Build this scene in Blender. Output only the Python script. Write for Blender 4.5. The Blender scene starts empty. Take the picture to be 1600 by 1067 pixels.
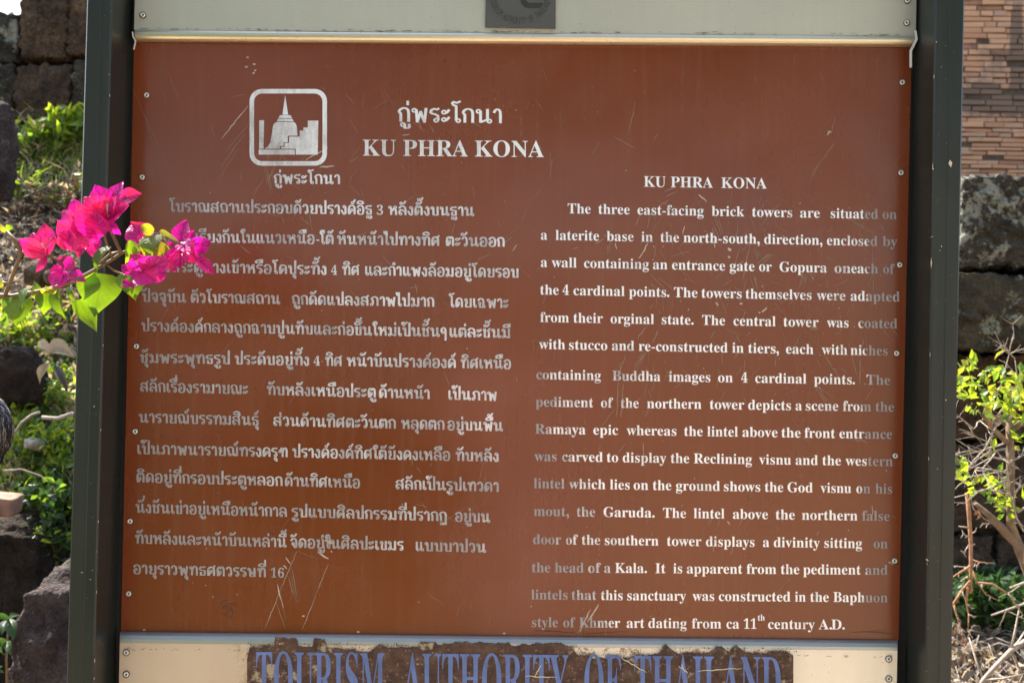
import bpy, bmesh, math, random
from mathutils import Vector, Matrix, noise
R = math.radians
rnd = random.Random(7)
S = bpy.context.scene
COL = S.collection

# ------------------------------------------------------------------ camera
EYE = 1.45
CAM = Vector((0.0086, -1.5413, EYE - 0.0165))
RM = (Matrix.Rotation(0.00870936, 3, 'Z') @ Matrix.Rotation(0.00860603, 3, 'X') @ Matrix.Rotation(-0.01325999, 3, 'Y'))
right, fwd, up = RM.col[0], RM.col[1], RM.col[2]
FPX = 1600 * 35 / 36
cd = bpy.data.cameras.new('camera')
cam = bpy.data.objects.new('camera', cd)
COL.objects.link(cam)
m3 = Matrix((right, up, -fwd)).transposed()
cam.matrix_world = Matrix.Translation(CAM) @ m3.to_4x4()
cd.lens = 35
cd.sensor_width = 36
cd.clip_start = 0.02
cd.clip_end = 2000
cd.dof.use_dof = True
cd.dof.focus_distance = 1.5
cd.dof.aperture_fstop = 9
S.camera = cam

# ------------------------------------------------------------------ light
SUN_AZ, SUN_EL = 47, 52          # degrees to the left of straight behind the sign, height
w = bpy.data.worlds.new('World')
S.world = w
w.use_nodes = True
nt = w.node_tree
bg = nt.nodes['Background']
sky = nt.nodes.new('ShaderNodeTexSky')
sky.sky_type = 'NISHITA'
sky.sun_disc = False
sky.sun_elevation = R(SUN_EL)
sky.sun_rotation = R(-SUN_AZ)
sky.air_density = 1.2
sky.dust_density = 3.0
nt.links.new(sky.outputs[0], bg.inputs[0])
bg.inputs[1].default_value = 0.12
sl = bpy.data.lights.new('sun', 'SUN')
sl.energy = 4.2
sl.angle = R(0.5)
sl.color = (1.0, 0.95, 0.86)
so = bpy.data.objects.new('sun', sl)
COL.objects.link(so)
sd = Vector((-math.sin(R(SUN_AZ)) * math.cos(R(SUN_EL)), math.cos(R(SUN_AZ)) * math.cos(R(SUN_EL)), math.sin(R(SUN_EL))))
so.rotation_euler = sd.to_track_quat('Z', 'Y').to_euler()
so.location = sd * 30
S.view_settings.view_transform = 'Standard'
S.view_settings.look = 'None'
S.view_settings.gamma = 1
S.view_settings.use_curve_mapping = False
S.view_settings.exposure = 1.8
S.render.engine = 'CYCLES'
S.cycles.max_bounces = 8
S.cycles.transparent_max_bounces = 8
S.cycles.caustics_reflective = False
S.cycles.caustics_refractive = False
S.cycles.sample_clamp_indirect = 6

# ------------------------------------------------------------------ helpers
def at(px, py, Y=0.0):
    """the place in the plane y = Y seen at photo pixel px, py (photo 1600 wide)"""
    d = right * ((px - 800) / FPX) + fwd + up * ((533.5 - py) / FPX)
    return CAM + d * ((Y - CAM.y) / d.y)

class MB:
    def __init__(s):
        s.v, s.f, s.mi, s.sm = [], [], [], []
        s.uv = {}
    def add(s, vs, fs, mi=0, smooth=False):
        o = len(s.v)
        s.v += [tuple(p) for p in vs]
        for f in fs:
            s.f.append([i + o for i in f]); s.mi.append(mi); s.sm.append(smooth)
    def tube(s, pts, rads, n=6, mi=0, cap=True):
        pts = [Vector(p) for p in pts]
        if not isinstance(rads, (list, tuple)): rads = [rads] * len(pts)
        vs, fs = [], []
        ref = Vector((0.31, 0.2, 0.93))
        for i, p in enumerate(pts):
            t = (pts[min(i + 1, len(pts) - 1)] - pts[max(i - 1, 0)]).normalized()
            a = t.cross(ref)
            if a.length < 0.1: a = t.cross(Vector((1, 0, 0)))
            a.normalize(); b = t.cross(a)
            for k in range(n):
                q = 2 * math.pi * k / n
                vs.append(p + (a * math.cos(q) + b * math.sin(q)) * rads[i])
        for i in range(len(pts) - 1):
            for k in range(n):
                fs.append((i * n + k, i * n + (k + 1) % n, (i + 1) * n + (k + 1) % n, (i + 1) * n + k))
        if cap:
            fs.append(tuple(range(n))[::-1]); fs.append(tuple(range((len(pts) - 1) * n, len(pts) * n)))
        s.add(vs, fs, mi, True)
    def box(s, a, b, mi=0):
        x0, y0, z0 = a; x1, y1, z1 = b
        s.add([(x0, y0, z0), (x1, y0, z0), (x1, y1, z0), (x0, y1, z0), (x0, y0, z1), (x1, y0, z1), (x1, y1, z1), (x0, y1, z1)],
              [(0, 3, 2, 1), (4, 5, 6, 7), (0, 1, 5, 4), (1, 2, 6, 5), (2, 3, 7, 6), (3, 0, 4, 7)], mi)
    def build(s, name, mats, parent=None):
        me = bpy.data.meshes.new(name)
        me.from_pydata(s.v, [], s.f)
        if not isinstance(mats, (list, tuple)): mats = [mats]
        for m in mats: me.materials.append(m)
        me.polygons.foreach_set('material_index', s.mi)
        me.polygons.foreach_set('use_smooth', s.sm)
        me.update()
        if s.uv:                                    # place across and along each leaf, for its veins
            for k, nm in enumerate(('leaf_u', 'leaf_t')):
                at__ = me.attributes.new(nm, 'FLOAT', 'POINT')
                at__.data.foreach_set('value', [s.uv.get(i, (0.5, 0.5))[k] for i in range(len(s.v))])
        o = bpy.data.objects.new(name, me)
        COL.objects.link(o)
        if parent:
            o.parent = parent
            o.matrix_parent_inverse = parent.matrix_world.inverted() if False else Matrix.Identity(4)
            off = Vector(parent.location)
            p = parent.parent
            while p: off += Vector(p.location); p = p.parent
            if off.length > 0:
                me.transform(Matrix.Translation(-off))
        return o

def tag(o, label=None, cat=None, group=None, kind=None):
    if label: o['label'] = label
    if cat: o['category'] = cat
    if group: o['group'] = group
    if kind: o['kind'] = kind
    return o

def thing(name, label, cat, loc=(0, 0, 0), group=None):
    o = bpy.data.objects.new(name, None)
    o.empty_display_size = 0.1
    COL.objects.link(o)
    o.location = loc
    return tag(o, label, cat, group)

# ------------------------------------------------------------------ materials
class NB:
    """small node builder"""
    def __init__(s, name, rough=0.6, metal=0.0, spec=0.5):
        s.m = bpy.data.materials.new(name); s.m.use_nodes = True
        s.t = s.m.node_tree; s.n = s.t.nodes; s.p = s.n['Principled BSDF']
        s.p.inputs['Roughness'].default_value = rough
        s.p.inputs['Metallic'].default_value = metal
        s.p.inputs['Specular IOR Level'].default_value = spec
        s.tc = s.n.new('ShaderNodeTexCoord').outputs['Object']
    def lk(s, a, b): s.t.links.new(a, b)
    def set(s, inp, val):
        i = s.p.inputs[inp]
        if hasattr(val, 'node'): s.lk(val, i)
        else: i.default_value = val if not isinstance(val, tuple) or len(val) == 4 else (*val, 1)
    def noise(s, scale, detail=4, rough=0.55, vec=None, stretch=None, dist=0.0):
        v = vec or s.tc
        if stretch:
            mp = s.n.new('ShaderNodeMapping'); mp.inputs['Scale'].default_value = stretch; s.lk(v, mp.inputs[0]); v = mp.outputs[0]
        n = s.n.new('ShaderNodeTexNoise'); n.inputs['Scale'].default_value = scale; n.inputs['Detail'].default_value = detail
        n.inputs['Roughness'].default_value = rough; n.inputs['Distortion'].default_value = dist
        s.lk(v, n.inputs['Vector']); return n.outputs['Fac']
    def vor(s, scale, feature='F1', out='Distance', vec=None):
        n = s.n.new('ShaderNodeTexVoronoi'); n.feature = feature; n.inputs['Scale'].default_value = scale
        s.lk(vec or s.tc, n.inputs['Vector']); return n.outputs[out]
    def ramp(s, fac, stops, interp='LINEAR'):
        r = s.n.new('ShaderNodeValToRGB'); e = r.color_ramp.elements; r.color_ramp.interpolation = interp
        while len(e) < len(stops): e.new(0.5)
        for k, (p, c) in enumerate(stops):
            e[k].position = p
            e[k].color = (c, c, c, 1) if not isinstance(c, tuple) else (*c, 1)
        s.lk(fac, r.inputs[0]); return r.outputs[0]
    def math(s, op, a, b=0.0):
        n = s.n.new('ShaderNodeMath'); n.operation = op
        for k, v in enumerate((a, b)):
            if hasattr(v, 'node'): s.lk(v, n.inputs[k])
            else: n.inputs[k].default_value = v
        return n.outputs[0]
    def mix(s, fac, a, b, mode='MIX'):
        n = s.n.new('ShaderNodeMix'); n.data_type = 'RGBA'; n.blend_type = mode
        for k, v in ((0, fac), (6, a), (7, b)):
            if hasattr(v, 'node'): s.lk(v, n.inputs[k])
            elif k == 0: n.inputs[0].default_value = v
            else: n.inputs[k].default_value = (*v, 1)
        return n.outputs[2]
    def xyz(s):
        n = s.n.new('ShaderNodeSeparateXYZ'); s.lk(s.tc, n.inputs[0]); return n.outputs
    def bump(s, h, strength=0.3, dist=0.01):
        b = s.n.new('ShaderNodeBump'); b.inputs['Strength'].default_value = strength; b.inputs['Distance'].default_value = dist
        s.lk(h, b.inputs['Height']); s.lk(b.outputs[0], s.p.inputs['Normal']); return b
    def attr(s, name):
        a = s.n.new('ShaderNodeAttribute'); a.attribute_name = name; return a.outputs['Fac']
    def translucent(s, col, fac):
        t = s.n.new('ShaderNodeBsdfTranslucent')
        if hasattr(col, 'node'): s.lk(col, t.inputs[0])
        else: t.inputs[0].default_value = (*col, 1)
        mx = s.n.new('ShaderNodeMixShader'); mx.inputs[0].default_value = fac
        s.lk(s.p.outputs[0], mx.inputs[1]); s.lk(t.outputs[0], mx.inputs[2])
        s.lk(mx.outputs[0], s.n['Material Output'].inputs[0])

def mat_plain(name, col, rough=0.6, metal=0.0, var=0.25, scale=30, spec=0.5):
    b = NB(name, rough, metal, spec)
    n = b.noise(scale, 5)
    lo = tuple(c * (1 - var) for c in col); hi = tuple(min(1, c * (1 + var)) for c in col)
    b.set('Base Color', b.ramp(n, [(0.3, lo), (0.7, hi)]))
    return b.m

def mat_leaf(name, c1, c2, tr, fac=0.45, rough=0.36):
    b = NB(name, rough)
    n = b.noise(9, 3)
    c = b.ramp(n, [(0.35, c1), (0.65, c2)])
    b.set('Base Color', c)
    v = b.noise(75, 4, 0.7)
    b.bump(b.noise(110, 4), 0.5, 0.002)
    b.translucent(b.ramp(v, [(0.3, tuple(x * 0.55 for x in tr)), (0.65, tr)]), fac)
    return b.m

def veins(b, freq=8.0):
    u = b.math('ABSOLUTE', b.attr('leaf_u')); t = b.attr('leaf_t')
    rib = b.ramp(u, [(0.02, 1.0), (0.07, 0.0)])
    w_ = b.math('SUBTRACT', b.math('MULTIPLY', t, freq), b.math('MULTIPLY', u, freq * 0.32))
    fr = b.math('ABSOLUTE', b.math('SUBTRACT', b.math('FRACT', b.math('ADD', w_, b.math('MULTIPLY', b.noise(40, 2), 0.35))), 0.5))
    side = b.ramp(fr, [(0.03, 0.75), (0.11, 0.0)])
    return b.math('MAXIMUM', rib, side)
def veined_leaf(name, c1, c2, tr, fac):
    b = NB(name, 0.3)
    v = veins(b, 7.0); n = b.noise(35, 4, 0.6)
    c = b.ramp(n, [(0.3, c1), (0.7, c2)])
    b.set('Base Color', b.mix(b.math('MULTIPLY', v, 0.5), c, tuple(min(1, k * 2.2) for k in c2)))
    t = b.ramp(n, [(0.3, tuple(k * 0.6 for k in tr)), (0.7, tr)])
    t = b.mix(b.math('MULTIPLY', v, 0.45), t, tuple(k * 0.4 for k in tr))
    t = b.mix(b.ramp(b.noise(95, 2), [(0.72, 0.0), (0.76, 0.8)]), t, (0.10, 0.05, 0.01))
    b.bump(b.math('ADD', b.math('MULTIPLY', v, -0.6), n), 0.6, 0.002)
    b.translucent(t, fac)
    return b.m

def brown_paint():
    b = NB('brown_enamel', 0.2, 0, 0.58)
    n1 = b.noise(2.2, 3); n2 = b.noise(40, 5)
    c = b.ramp(n1, [(0.3, (0.165, 0.0330, 0.0060)), (0.7, (0.205, 0.045, 0.0095))])
    st = b.noise(14, 4, stretch=(6, 1, 0.35))                       # faint vertical wash marks
    c = b.mix(b.math('MULTIPLY', b.ramp(st, [(0.5, 0.0), (0.75, 1.0)]), 0.28), c, (0.21, 0.085, 0.04))
    sp = b.noise(190, 2)
    c = b.mix(b.math('MULTIPLY', b.ramp(sp, [(0.69, 0.0), (0.75, 1.0)]), 0.3), c, (0.30, 0.15, 0.08))
    b.set('Base Color', c)
    hz_ = b.ramp(b.noise(3.1, 4, 0.6, dist=0.6), [(0.45, 0.0), (0.68, 1.0)])
    r = b.math('ADD', b.math('ADD', b.math('MULTIPLY', n2, 0.10), 0.10), b.math('MULTIPLY', hz_, 0.13))
    b.set('Roughness', b.math('ADD', r, b.math('MULTIPLY', st, 0.12)))
    b.bump(b.noise(3.5, 2), 0.5, 0.008)
    return b.m

def letter_steel(name, thai, lo=0.56, hi=0.70):  # wear noise plus mirrored surroundings painted into the letter colour
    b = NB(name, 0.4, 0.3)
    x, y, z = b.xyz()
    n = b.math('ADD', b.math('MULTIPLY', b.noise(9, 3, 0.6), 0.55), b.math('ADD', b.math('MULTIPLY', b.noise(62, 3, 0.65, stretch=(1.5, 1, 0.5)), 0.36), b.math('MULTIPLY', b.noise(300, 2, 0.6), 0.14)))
    if thai:
        edge = b.ramp(b.math('MULTIPLY', b.math('ADD', x, 0.6), 2.0), [(0.0, 0.30), (0.28, 0.10), (0.6, 0.03)])  # duller left and low: weaker reflection put into the colour
        low = b.ramp(b.math('SUBTRACT', 1.75, z), [(0.0, -0.0), (0.7, 0.16)])
        t = b.math('ADD', b.math('ADD', n, edge), low)
        f = b.ramp(t, [(0.55, 0.0), (0.72, 1.0)])
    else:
        refl_fade_r = b.ramp(b.math('SUBTRACT', x, b.math('MULTIPLY', b.noise(16, 2, stretch=(0.1, 1, 1)), 0.06)), [(0.505, 0.0), (0.515, 0.24)])  # sharp border of a reflection painted as duller metal
        refl_fade_l = b.ramp(b.math('MULTIPLY', b.math('ADD', b.math('MULTIPLY', x, 2.2), b.math('MULTIPLY', z, 0.55)), 1.0), [(0.70, 0.30), (1.02, 0.0)])  # weaker reflection on the left painted as duller metal
        t = b.math('ADD', b.math('ADD', n, refl_fade_r), refl_fade_l)
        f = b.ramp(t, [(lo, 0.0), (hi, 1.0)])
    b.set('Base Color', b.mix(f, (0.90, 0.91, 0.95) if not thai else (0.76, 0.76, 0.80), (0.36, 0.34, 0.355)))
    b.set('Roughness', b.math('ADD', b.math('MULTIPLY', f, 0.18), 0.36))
    b.set('Metallic', 0.3)
    return b.m

def sheet_steel(name, c1, c2, rough=0.42, metal=0.75):
    b = NB(name, rough, metal)
    n = b.noise(3, 4); f = b.noise(60, 4, stretch=(1, 1, 0.06))
    c = b.ramp(n, [(0.3, c1), (0.7, c2)])
    c = b.mix(b.math('MULTIPLY', f, 0.25), c, tuple(0.8 * k for k in c1))
    sp = b.noise(260, 2)
    c = b.mix(b.math('MULTIPLY', b.ramp(sp, [(0.68, 0.0), (0.76, 1.0)]), 0.45), c, (0.12, 0.10, 0.07))
    b.set('Base Color', c)
    b.set('Roughness', b.math('ADD', b.math('MULTIPLY', f, 0.16), rough - 0.08))
    b.bump(b.noise(4, 2), 0.25, 0.004)
    return b.m

def post_paint():
    b = NB('dark_green_post_paint', 0.33, 0, 0.4)
    n = b.noise(4, 4); st = b.noise(30, 4, stretch=(1, 1, 0.05))
    c = b.ramp(n, [(0.3, (0.013, 0.018, 0.015)), (0.7, (0.022, 0.026, 0.022))])
    c = b.mix(b.math('MULTIPLY', b.ramp(st, [(0.5, 0.0), (0.8, 1.0)]), 0.35), c, (0.06, 0.062, 0.056))
    sp = b.noise(240, 2)
    c = b.mix(b.ramp(sp, [(0.735, 0.0), (0.76, 0.7)]), c, (0.45, 0.44, 0.38))
    b.set('Base Color', c)
    b.set('Roughness', b.math('ADD', b.math('MULTIPLY', st, 0.2), 0.28))
    return b.m

def rust():
    b = NB('corroded_adhesive', 0.85)
    n = b.noise(45, 6, 0.7); n2 = b.noise(130, 5, 0.75); n3 = b.noise(22, 5, 0.7)
    c = b.ramp(n, [(0.3, (0.035, 0.018, 0.012)), (0.55, (0.10, 0.05, 0.033)), (0.75, (0.16, 0.11, 0.075))])
    c = b.mix(b.ramp(n2, [(0.57, 0.0), (0.66, 0.7)]), c, (0.34, 0.26, 0.18))
    c = b.mix(b.ramp(n3, [(0.62, 0.0), (0.67, 0.8)]), c, (0.46, 0.38, 0.26))
    b.set('Base Color', c); b.bump(n, 0.6, 0.004)
    return b.m

def laterite(name, base, dark, lichen, lamt, scale=1.0, deep=0.022):
    b = NB(name, 0.95, 0, 0.2)
    n = b.noise(4 * scale, 6, 0.65); pores = b.vor(38 * scale); f = b.noise(30 * scale, 6, 0.7)
    c = b.ramp(n, [(0.35, dark), (0.62, base)])
    c = b.mix(b.ramp(pores, [(0.05, 0.85), (0.28, 0.0)]), c, tuple(k * 0.3 for k in dark))
    c = b.mix(b.ramp(f, [(0.35, 0.55), (0.6, 0.0)]), c, tuple(k * 0.5 for k in dark))
    l = b.math('MULTIPLY', b.math('ADD', b.math('MULTIPLY', b.noise(2.6 * scale, 4, 0.65), 1.1), b.math('MULTIPLY', b.noise(24 * scale, 6, 0.75), 0.8)), 0.53)
    c = b.mix(b.ramp(l, [(0.60 - lamt, 0.0), (0.66 - lamt, 0.85)]), c, lichen)
    b.set('Base Color', c)
    h = b.math('ADD', b.math('MULTIPLY', pores, 0.8), f)
    b.bump(h, 1.0, deep / scale * (1 if deep < 0.025 else 1.6))
    return b.m

M = {}
M['brown'] = brown_paint()
M['thai'] = letter_steel('steel_wear_reflection_thai', True)
M['eng'] = letter_steel('steel_wear_reflection_english', False)
M['emblem'] = letter_steel('steel_wear_reflection_emblem', False, 0.74, 1.0)
M['head'] = sheet_steel('grey_header_sheet', (0.49, 0.485, 0.41), (0.58, 0.57, 0.48), 0.5, 0.45)
def footer_steel():
    b = NB('cream_footer_sheet', 0.5, 0.4)
    n = b.noise(3, 4); f = b.noise(60, 4, stretch=(1, 1, 0.06)); x, y, z = b.xyz()
    c = b.ramp(b.math('ADD', b.math('MULTIPLY', x, 0.5), b.math('MULTIPLY', n, 0.6)), [(0.0, (0.60, 0.48, 0.37)), (0.62, (0.97, 0.90, 0.75))])  # reflected sunlit ground put into the colour, brighter to the right
    c = b.mix(b.math('MULTIPLY', f, 0.2), c, (0.55, 0.46, 0.36))
    inside = b.math('MULTIPLY', b.ramp(b.math('ADD', x, 0.5), [(0.06, 0.0), (0.12, 1.0), ]), b.ramp(b.math('ADD', x, 0.5), [(0.88, 1.0), (0.93, 0.0)]))
    d = b.math('ADD', b.noise(26, 5, 0.7), b.math('MULTIPLY', b.noise(190, 3, 0.7), 0.55))
    c = b.mix(b.math('MULTIPLY', inside, b.ramp(d, [(0.78, 0.0), (0.9, 0.85)])), c, (0.22, 0.12, 0.06))
    c = b.mix(b.ramp(b.noise(240, 2), [(0.68, 0.0), (0.76, 0.45)]), c, (0.12, 0.10, 0.07))
    b.set('Base Color', c); b.set('Roughness', b.math('ADD', b.math('MULTIPLY', f, 0.16), 0.42)); b.bump(b.noise(4, 2), 0.25, 0.004)
    return b.m
M['foot'] = footer_steel()
M['fold'] = sheet_steel('painted_highlight_lip', (0.68, 0.60, 0.44), (0.80, 0.72, 0.54), 0.3, 0.8)  # highlight along the fold put into a paler sheet colour
M['edge'] = sheet_steel('painted_highlight_edge', (0.40, 0.415, 0.41), (0.48, 0.49, 0.48), 0.35, 0.7)  # highlight on the bend put into a bluish sheet colour
M['post'] = post_paint()
M['groove'] = mat_plain('dark_groove', (0.008, 0.008, 0.008), 0.8)
M['rust'] = rust()
M['blue'] = mat_plain('faded_blue_vinyl', (0.11, 0.17, 0.40), 0.5, 0, 0.28, 26)
M['scr'] = mat_plain('scratched_bare_metal', (0.50, 0.42, 0.36), 0.5, 0.3, 0.3, 90)
M['scr2'] = mat_plain('light_scuff', (0.26, 0.15, 0.10), 0.5, 0.0, 0.3, 120)
M['chip'] = mat_plain('pale_paint_chip', (0.62, 0.56, 0.42), 0.7, 0, 0.2, 200)
M['stampd'] = mat_plain('dark_brown_ink', (0.04, 0.013, 0.008), 0.5)
M['rivet'] = mat_plain('rivet_aluminium', (0.72, 0.70, 0.62), 0.38, 0.6, 0.2, 200)
M['rivh'] = mat_plain('rivet_hole', (0.015, 0.013, 0.012), 0.8)
M['badge'] = sheet_steel('dark_grey_badge', (0.085, 0.085, 0.08), (0.12, 0.12, 0.11), 0.45, 0.3)
M['badgel'] = mat_plain('badge_lettering', (0.025, 0.025, 0.025), 0.6)
M['white'] = mat_plain('white_plastic', (0.75, 0.74, 0.72), 0.4, 0, 0.1)
M['flake'] = mat_plain('dark_flaking', (0.10, 0.095, 0.07), 0.8)

# ------------------------------------------------------------------ information sign
sign = thing('information_sign', 'large brown steel information board in dark posts, Thai and English text about Ku Phra Kona', 'sign')

def slab_px(name, quad, Y, th, mat, parent):
    m = MB()
    f = [at(px, py, Y) for px, py in quad]
    bk = [p + Vector((0, th, 0)) for p in f]
    m.add(f + bk, [(3, 2, 1, 0), (4, 5, 6, 7), (0, 1, 5, 4), (1, 2, 6, 5), (2, 3, 7, 6), (3, 0, 4, 7)])
    return m.build(name, mat, parent)

panel = MB()
Q = [(210, 50), (1425, 58), (1404, 1000), (189, 989)]
f = [at(px, py, 0) for px, py in Q]; bk = [p + Vector((0, 0.003, 0)) for p in f]
panel.add(f + bk, [(3, 2, 1, 0), (4, 5, 6, 7), (0, 1, 5, 4), (1, 2, 6, 5), (2, 3, 7, 6), (3, 0, 4, 7)])
def ribbon(mb, pts, wpx, Y, mi, taper=True):
    n = len(pts)
    L, Rr = [], []
    for i, (x, y) in enumerate(pts):
        a = pts[max(0, i - 1)]; c = pts[min(n - 1, i + 1)]
        dx, dy = c[0] - a[0], c[1] - a[1]; l = math.hypot(dx, dy) or 1
        k = wpx * (0.25 + 0.75 * math.sin(math.pi * (i + 0.5) / n) if taper else 1) * 0.5
        L.append(at(x - dy / l * k, y + dx / l * k, Y)); Rr.append(at(x + dy / l * k, y - dx / l * k, Y))
    mb.add(L + Rr, [(i, i + 1, n + i + 1, n + i) for i in range(n - 1)], mi)
def wob(p, q, n, amp):
    o = []
    for i in range(n + 1):
        t = i / n
        o.append((p[0] + (q[0] - p[0]) * t + rnd.uniform(-amp, amp), p[1] + (q[1] - p[1]) * t + rnd.uniform(-amp, amp)))
    return o
lev = [0]
def nextY():
    lev[0] = (lev[0] + 1) % 40
    return -0.00022 - lev[0] * 0.000004
SCR = [((388, 166), (346, 217), 2.0, 1), ((389, 194), (350, 240), 1.2, 2), ((383, 208), (344, 262), 1.6, 2), ((372, 232), (340, 286), 1.2, 2),
       ((499, 261), (523, 260), 3.0, 1), ((478, 250), (512, 231), 2.2, 1), ((545, 253), (560, 246), 1.8, 2), ((424, 236), (417, 262), 3, 2),
       ((418, 262), (424, 300), 5, 2), ((430, 262), (420, 285), 3, 2), ((412, 280), (396, 305), 1.2, 2),
       ((652, 184), (660, 205), 2, 2), ((672, 196), (678, 208), 2.2, 2), ((686, 215), (690, 228), 1.6, 2), ((628, 212), (640, 210), 1.6, 1),
       ((740, 190), (752, 200), 1.6, 2), ((700, 228), (735, 236), 1.2, 2), ((993, 160), (982, 210), 1.6, 2), ((960, 214), (992, 232), 1.6, 2), ((936, 222), (926, 240), 1.5, 2),
       ((1305, 182), (1299, 208), 2.0, 2), ((1296, 206), (1293, 212), 2.4, 1), ((1305, 222), (1285, 250), 2.0, 2), ((1285, 250), (1268, 272), 1.6, 2), ((1281, 253), (1265, 284), 1.6, 2),
       ((1038, 300), (1056, 292), 2.2, 2), ((1040, 308), (1058, 299), 2.0, 2), ((1046, 312), (1030, 322), 1.4, 2), ((1092, 304), (1104, 316), 2.4, 1), ((1000, 336), (994, 352), 1.6, 2), ((1016, 336), (1012, 356), 1.4, 2),
       ((1112, 350), (1125, 382), 3.0, 2), ((1118, 334), (1126, 362), 3.6, 2), ((1070, 354), (1066, 366), 1.8, 1), ((1012, 380), (1004, 396), 2.6, 1), ((1004, 396), (998, 404), 2.0, 1),
       ((1115, 376), (1117, 388), 2.2, 1), ((894, 390), (904, 386), 1.8, 2), ((930, 382), (944, 372), 2.6, 2), ((952, 378), (950, 396), 3, 2), ((962, 380), (963, 390), 2, 1),
       ((1138, 388), (1142, 392), 6, 1), ((1137, 401), (1141, 402), 4, 1), ((1204, 398), (1186, 412), 5, 2), ((1180, 388), (1190, 410), 4, 2), ((1155, 386), (1145, 430), 2, 2), ((1172, 380), (1160, 440), 2.2, 2),
       ((1335, 345), (1362, 364), 5.0, 2), ((1374, 352), (1380, 362), 3.0, 2), ((1363, 360), (1365, 480), 1.0, 2), ((1362, 480), (1368, 400), 1.0, 2),
       ((1258, 424), (1252, 452), 5, 2), ((1268, 426), (1272, 436), 4, 2), ((1292, 434), (1290, 452), 3, 2), ((1176, 430), (1182, 452), 4, 2), ((1190, 498 - 10), (1198, 481), 3.2, 1), ((1160, 474), (1156, 474), 4, 1), ((1122, 478), (1119, 472), 4, 1), ((1186, 488), (1188, 489), 3.4, 1),
       ((1151, 525), (1156, 534), 2.6, 2), ((1268, 510), (1274, 516), 5, 2), ((1288, 553), (1300, 574), 2.0, 2), ((1300, 574), (1308, 580), 1.5, 2), ((1326, 535), (1342, 600), 1.6, 2), ((1350, 530), (1340, 560), 2.2, 2), ((1344, 560), (1344, 604), 2.6, 2), ((1278, 606), (1290, 626), 3.5, 2), ((1336, 684), (1350, 692), 7, 2),
       ((1012, 508), (995, 530), 2.2, 2), ((1008, 548), (992, 576), 4.6, 2), ((978, 556), (964, 590), 2.2, 2), ((970, 566), (968, 592), 2.0, 2), ((1028, 516), (1020, 536), 2.0, 2), ((966, 598), (964, 650), 2.4, 2), ((974, 600), (970, 652), 2.6, 2), ((1012, 642), (1008, 652), 2, 2), ((1005, 690), (1006, 716), 2.4, 2),
       ((1112, 806), (1108, 822), 4, 2), ((1124, 808), (1118, 828), 3, 2), ((1137, 814), (1140, 820), 2.4, 1), ((1160, 810), (1154, 822), 2.0, 2), ((1116, 850), (1114, 862), 2.6, 2), ((1146, 852), (1142, 866), 2.0, 2), ((1363, 790), (1364, 804), 1.6, 1), ((1276, 836), (1280, 830), 1.6, 2),
       ((936, 944), (918, 972), 3.0, 1), ((922, 952), (906, 986), 3.0, 1), ((914, 960), (903, 990), 2.2, 2), ((860, 444), (848, 474), 1, 2),
       ((480, 318), (488, 360), 1.6, 2), ((470, 340), (484, 352), 2.4, 2), ((440, 338), (444, 352), 1.4, 2), ((376, 384), (390, 396), 2.2, 2), ((640, 450), (652, 448), 3.5, 2), ((648, 444), (652, 458), 2.4, 2), ((782, 385), (800, 370), 2, 2), ((800, 392), (808, 382), 1.6, 1),
       ((463.7, 861), (438, 922), 0.9, 1), ((438, 922), (413.7, 982), 0.9, 1), ((463.7, 861), (498, 873), 0.9, 2), ((513.6, 880), (494, 928), 0.9, 1), ((494, 928), (472, 983), 0.9, 1),
       ((433, 912), (443, 949), 2.6, 1), ((437, 924), (446, 968), 1.2, 2), ((447, 871), (454, 880), 2.4, 1), ((443, 883), (449, 889), 2.2, 1), ((496, 862), (513, 873), 3.4, 1), ((455, 892), (462, 934), 4.0, 2), ((450, 900), (458, 930), 2.0, 2), ((432, 940), (446, 982), 1.4, 2), ((508, 844), (520, 848), 5, 1), ((514, 834), (516, 852), 3, 1), ((502, 836), (508, 860), 2, 1),
       ((1328, 988), (1380, 984), 1.2, 3), ((835, 984), (900, 988), 1.6, 3), ((900, 990), (985, 986), 1.2, 3), ((1350, 986), (1394, 990), 1.2, 3), ((208, 140), (262, 260), 0.8, 2), ((226, 180), (240, 230), 0.9, 2), ((262, 110), (280, 160), 0.8, 2)]
for p, q, wd, mi in SCR:
    l = math.hypot(q[0] - p[0], q[1] - p[1])
    if wd >= 3 and mi == 2:                                   # a scuff: a bundle of fine scratches
        for k in range(int(wd * 1.6)):
            dx = rnd.uniform(-wd, wd) * 1.1; a, c = rnd.uniform(-0.2, 0.3), rnd.uniform(0.6, 1.2)
            P0 = (p[0] + (q[0] - p[0]) * a + dx, p[1] + (q[1] - p[1]) * a); P1 = (p[0] + (q[0] - p[0]) * c + dx, p[1] + (q[1] - p[1]) * c)
            ribbon(panel, wob(P0, P1, 4, 0.5), rnd.uniform(0.5, 1.0), nextY(), 2)
    else:
        ribbon(panel, wob(p, q, max(3, int(l / 6)), 0.7), wd * 0.8, nextY(), mi)
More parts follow.
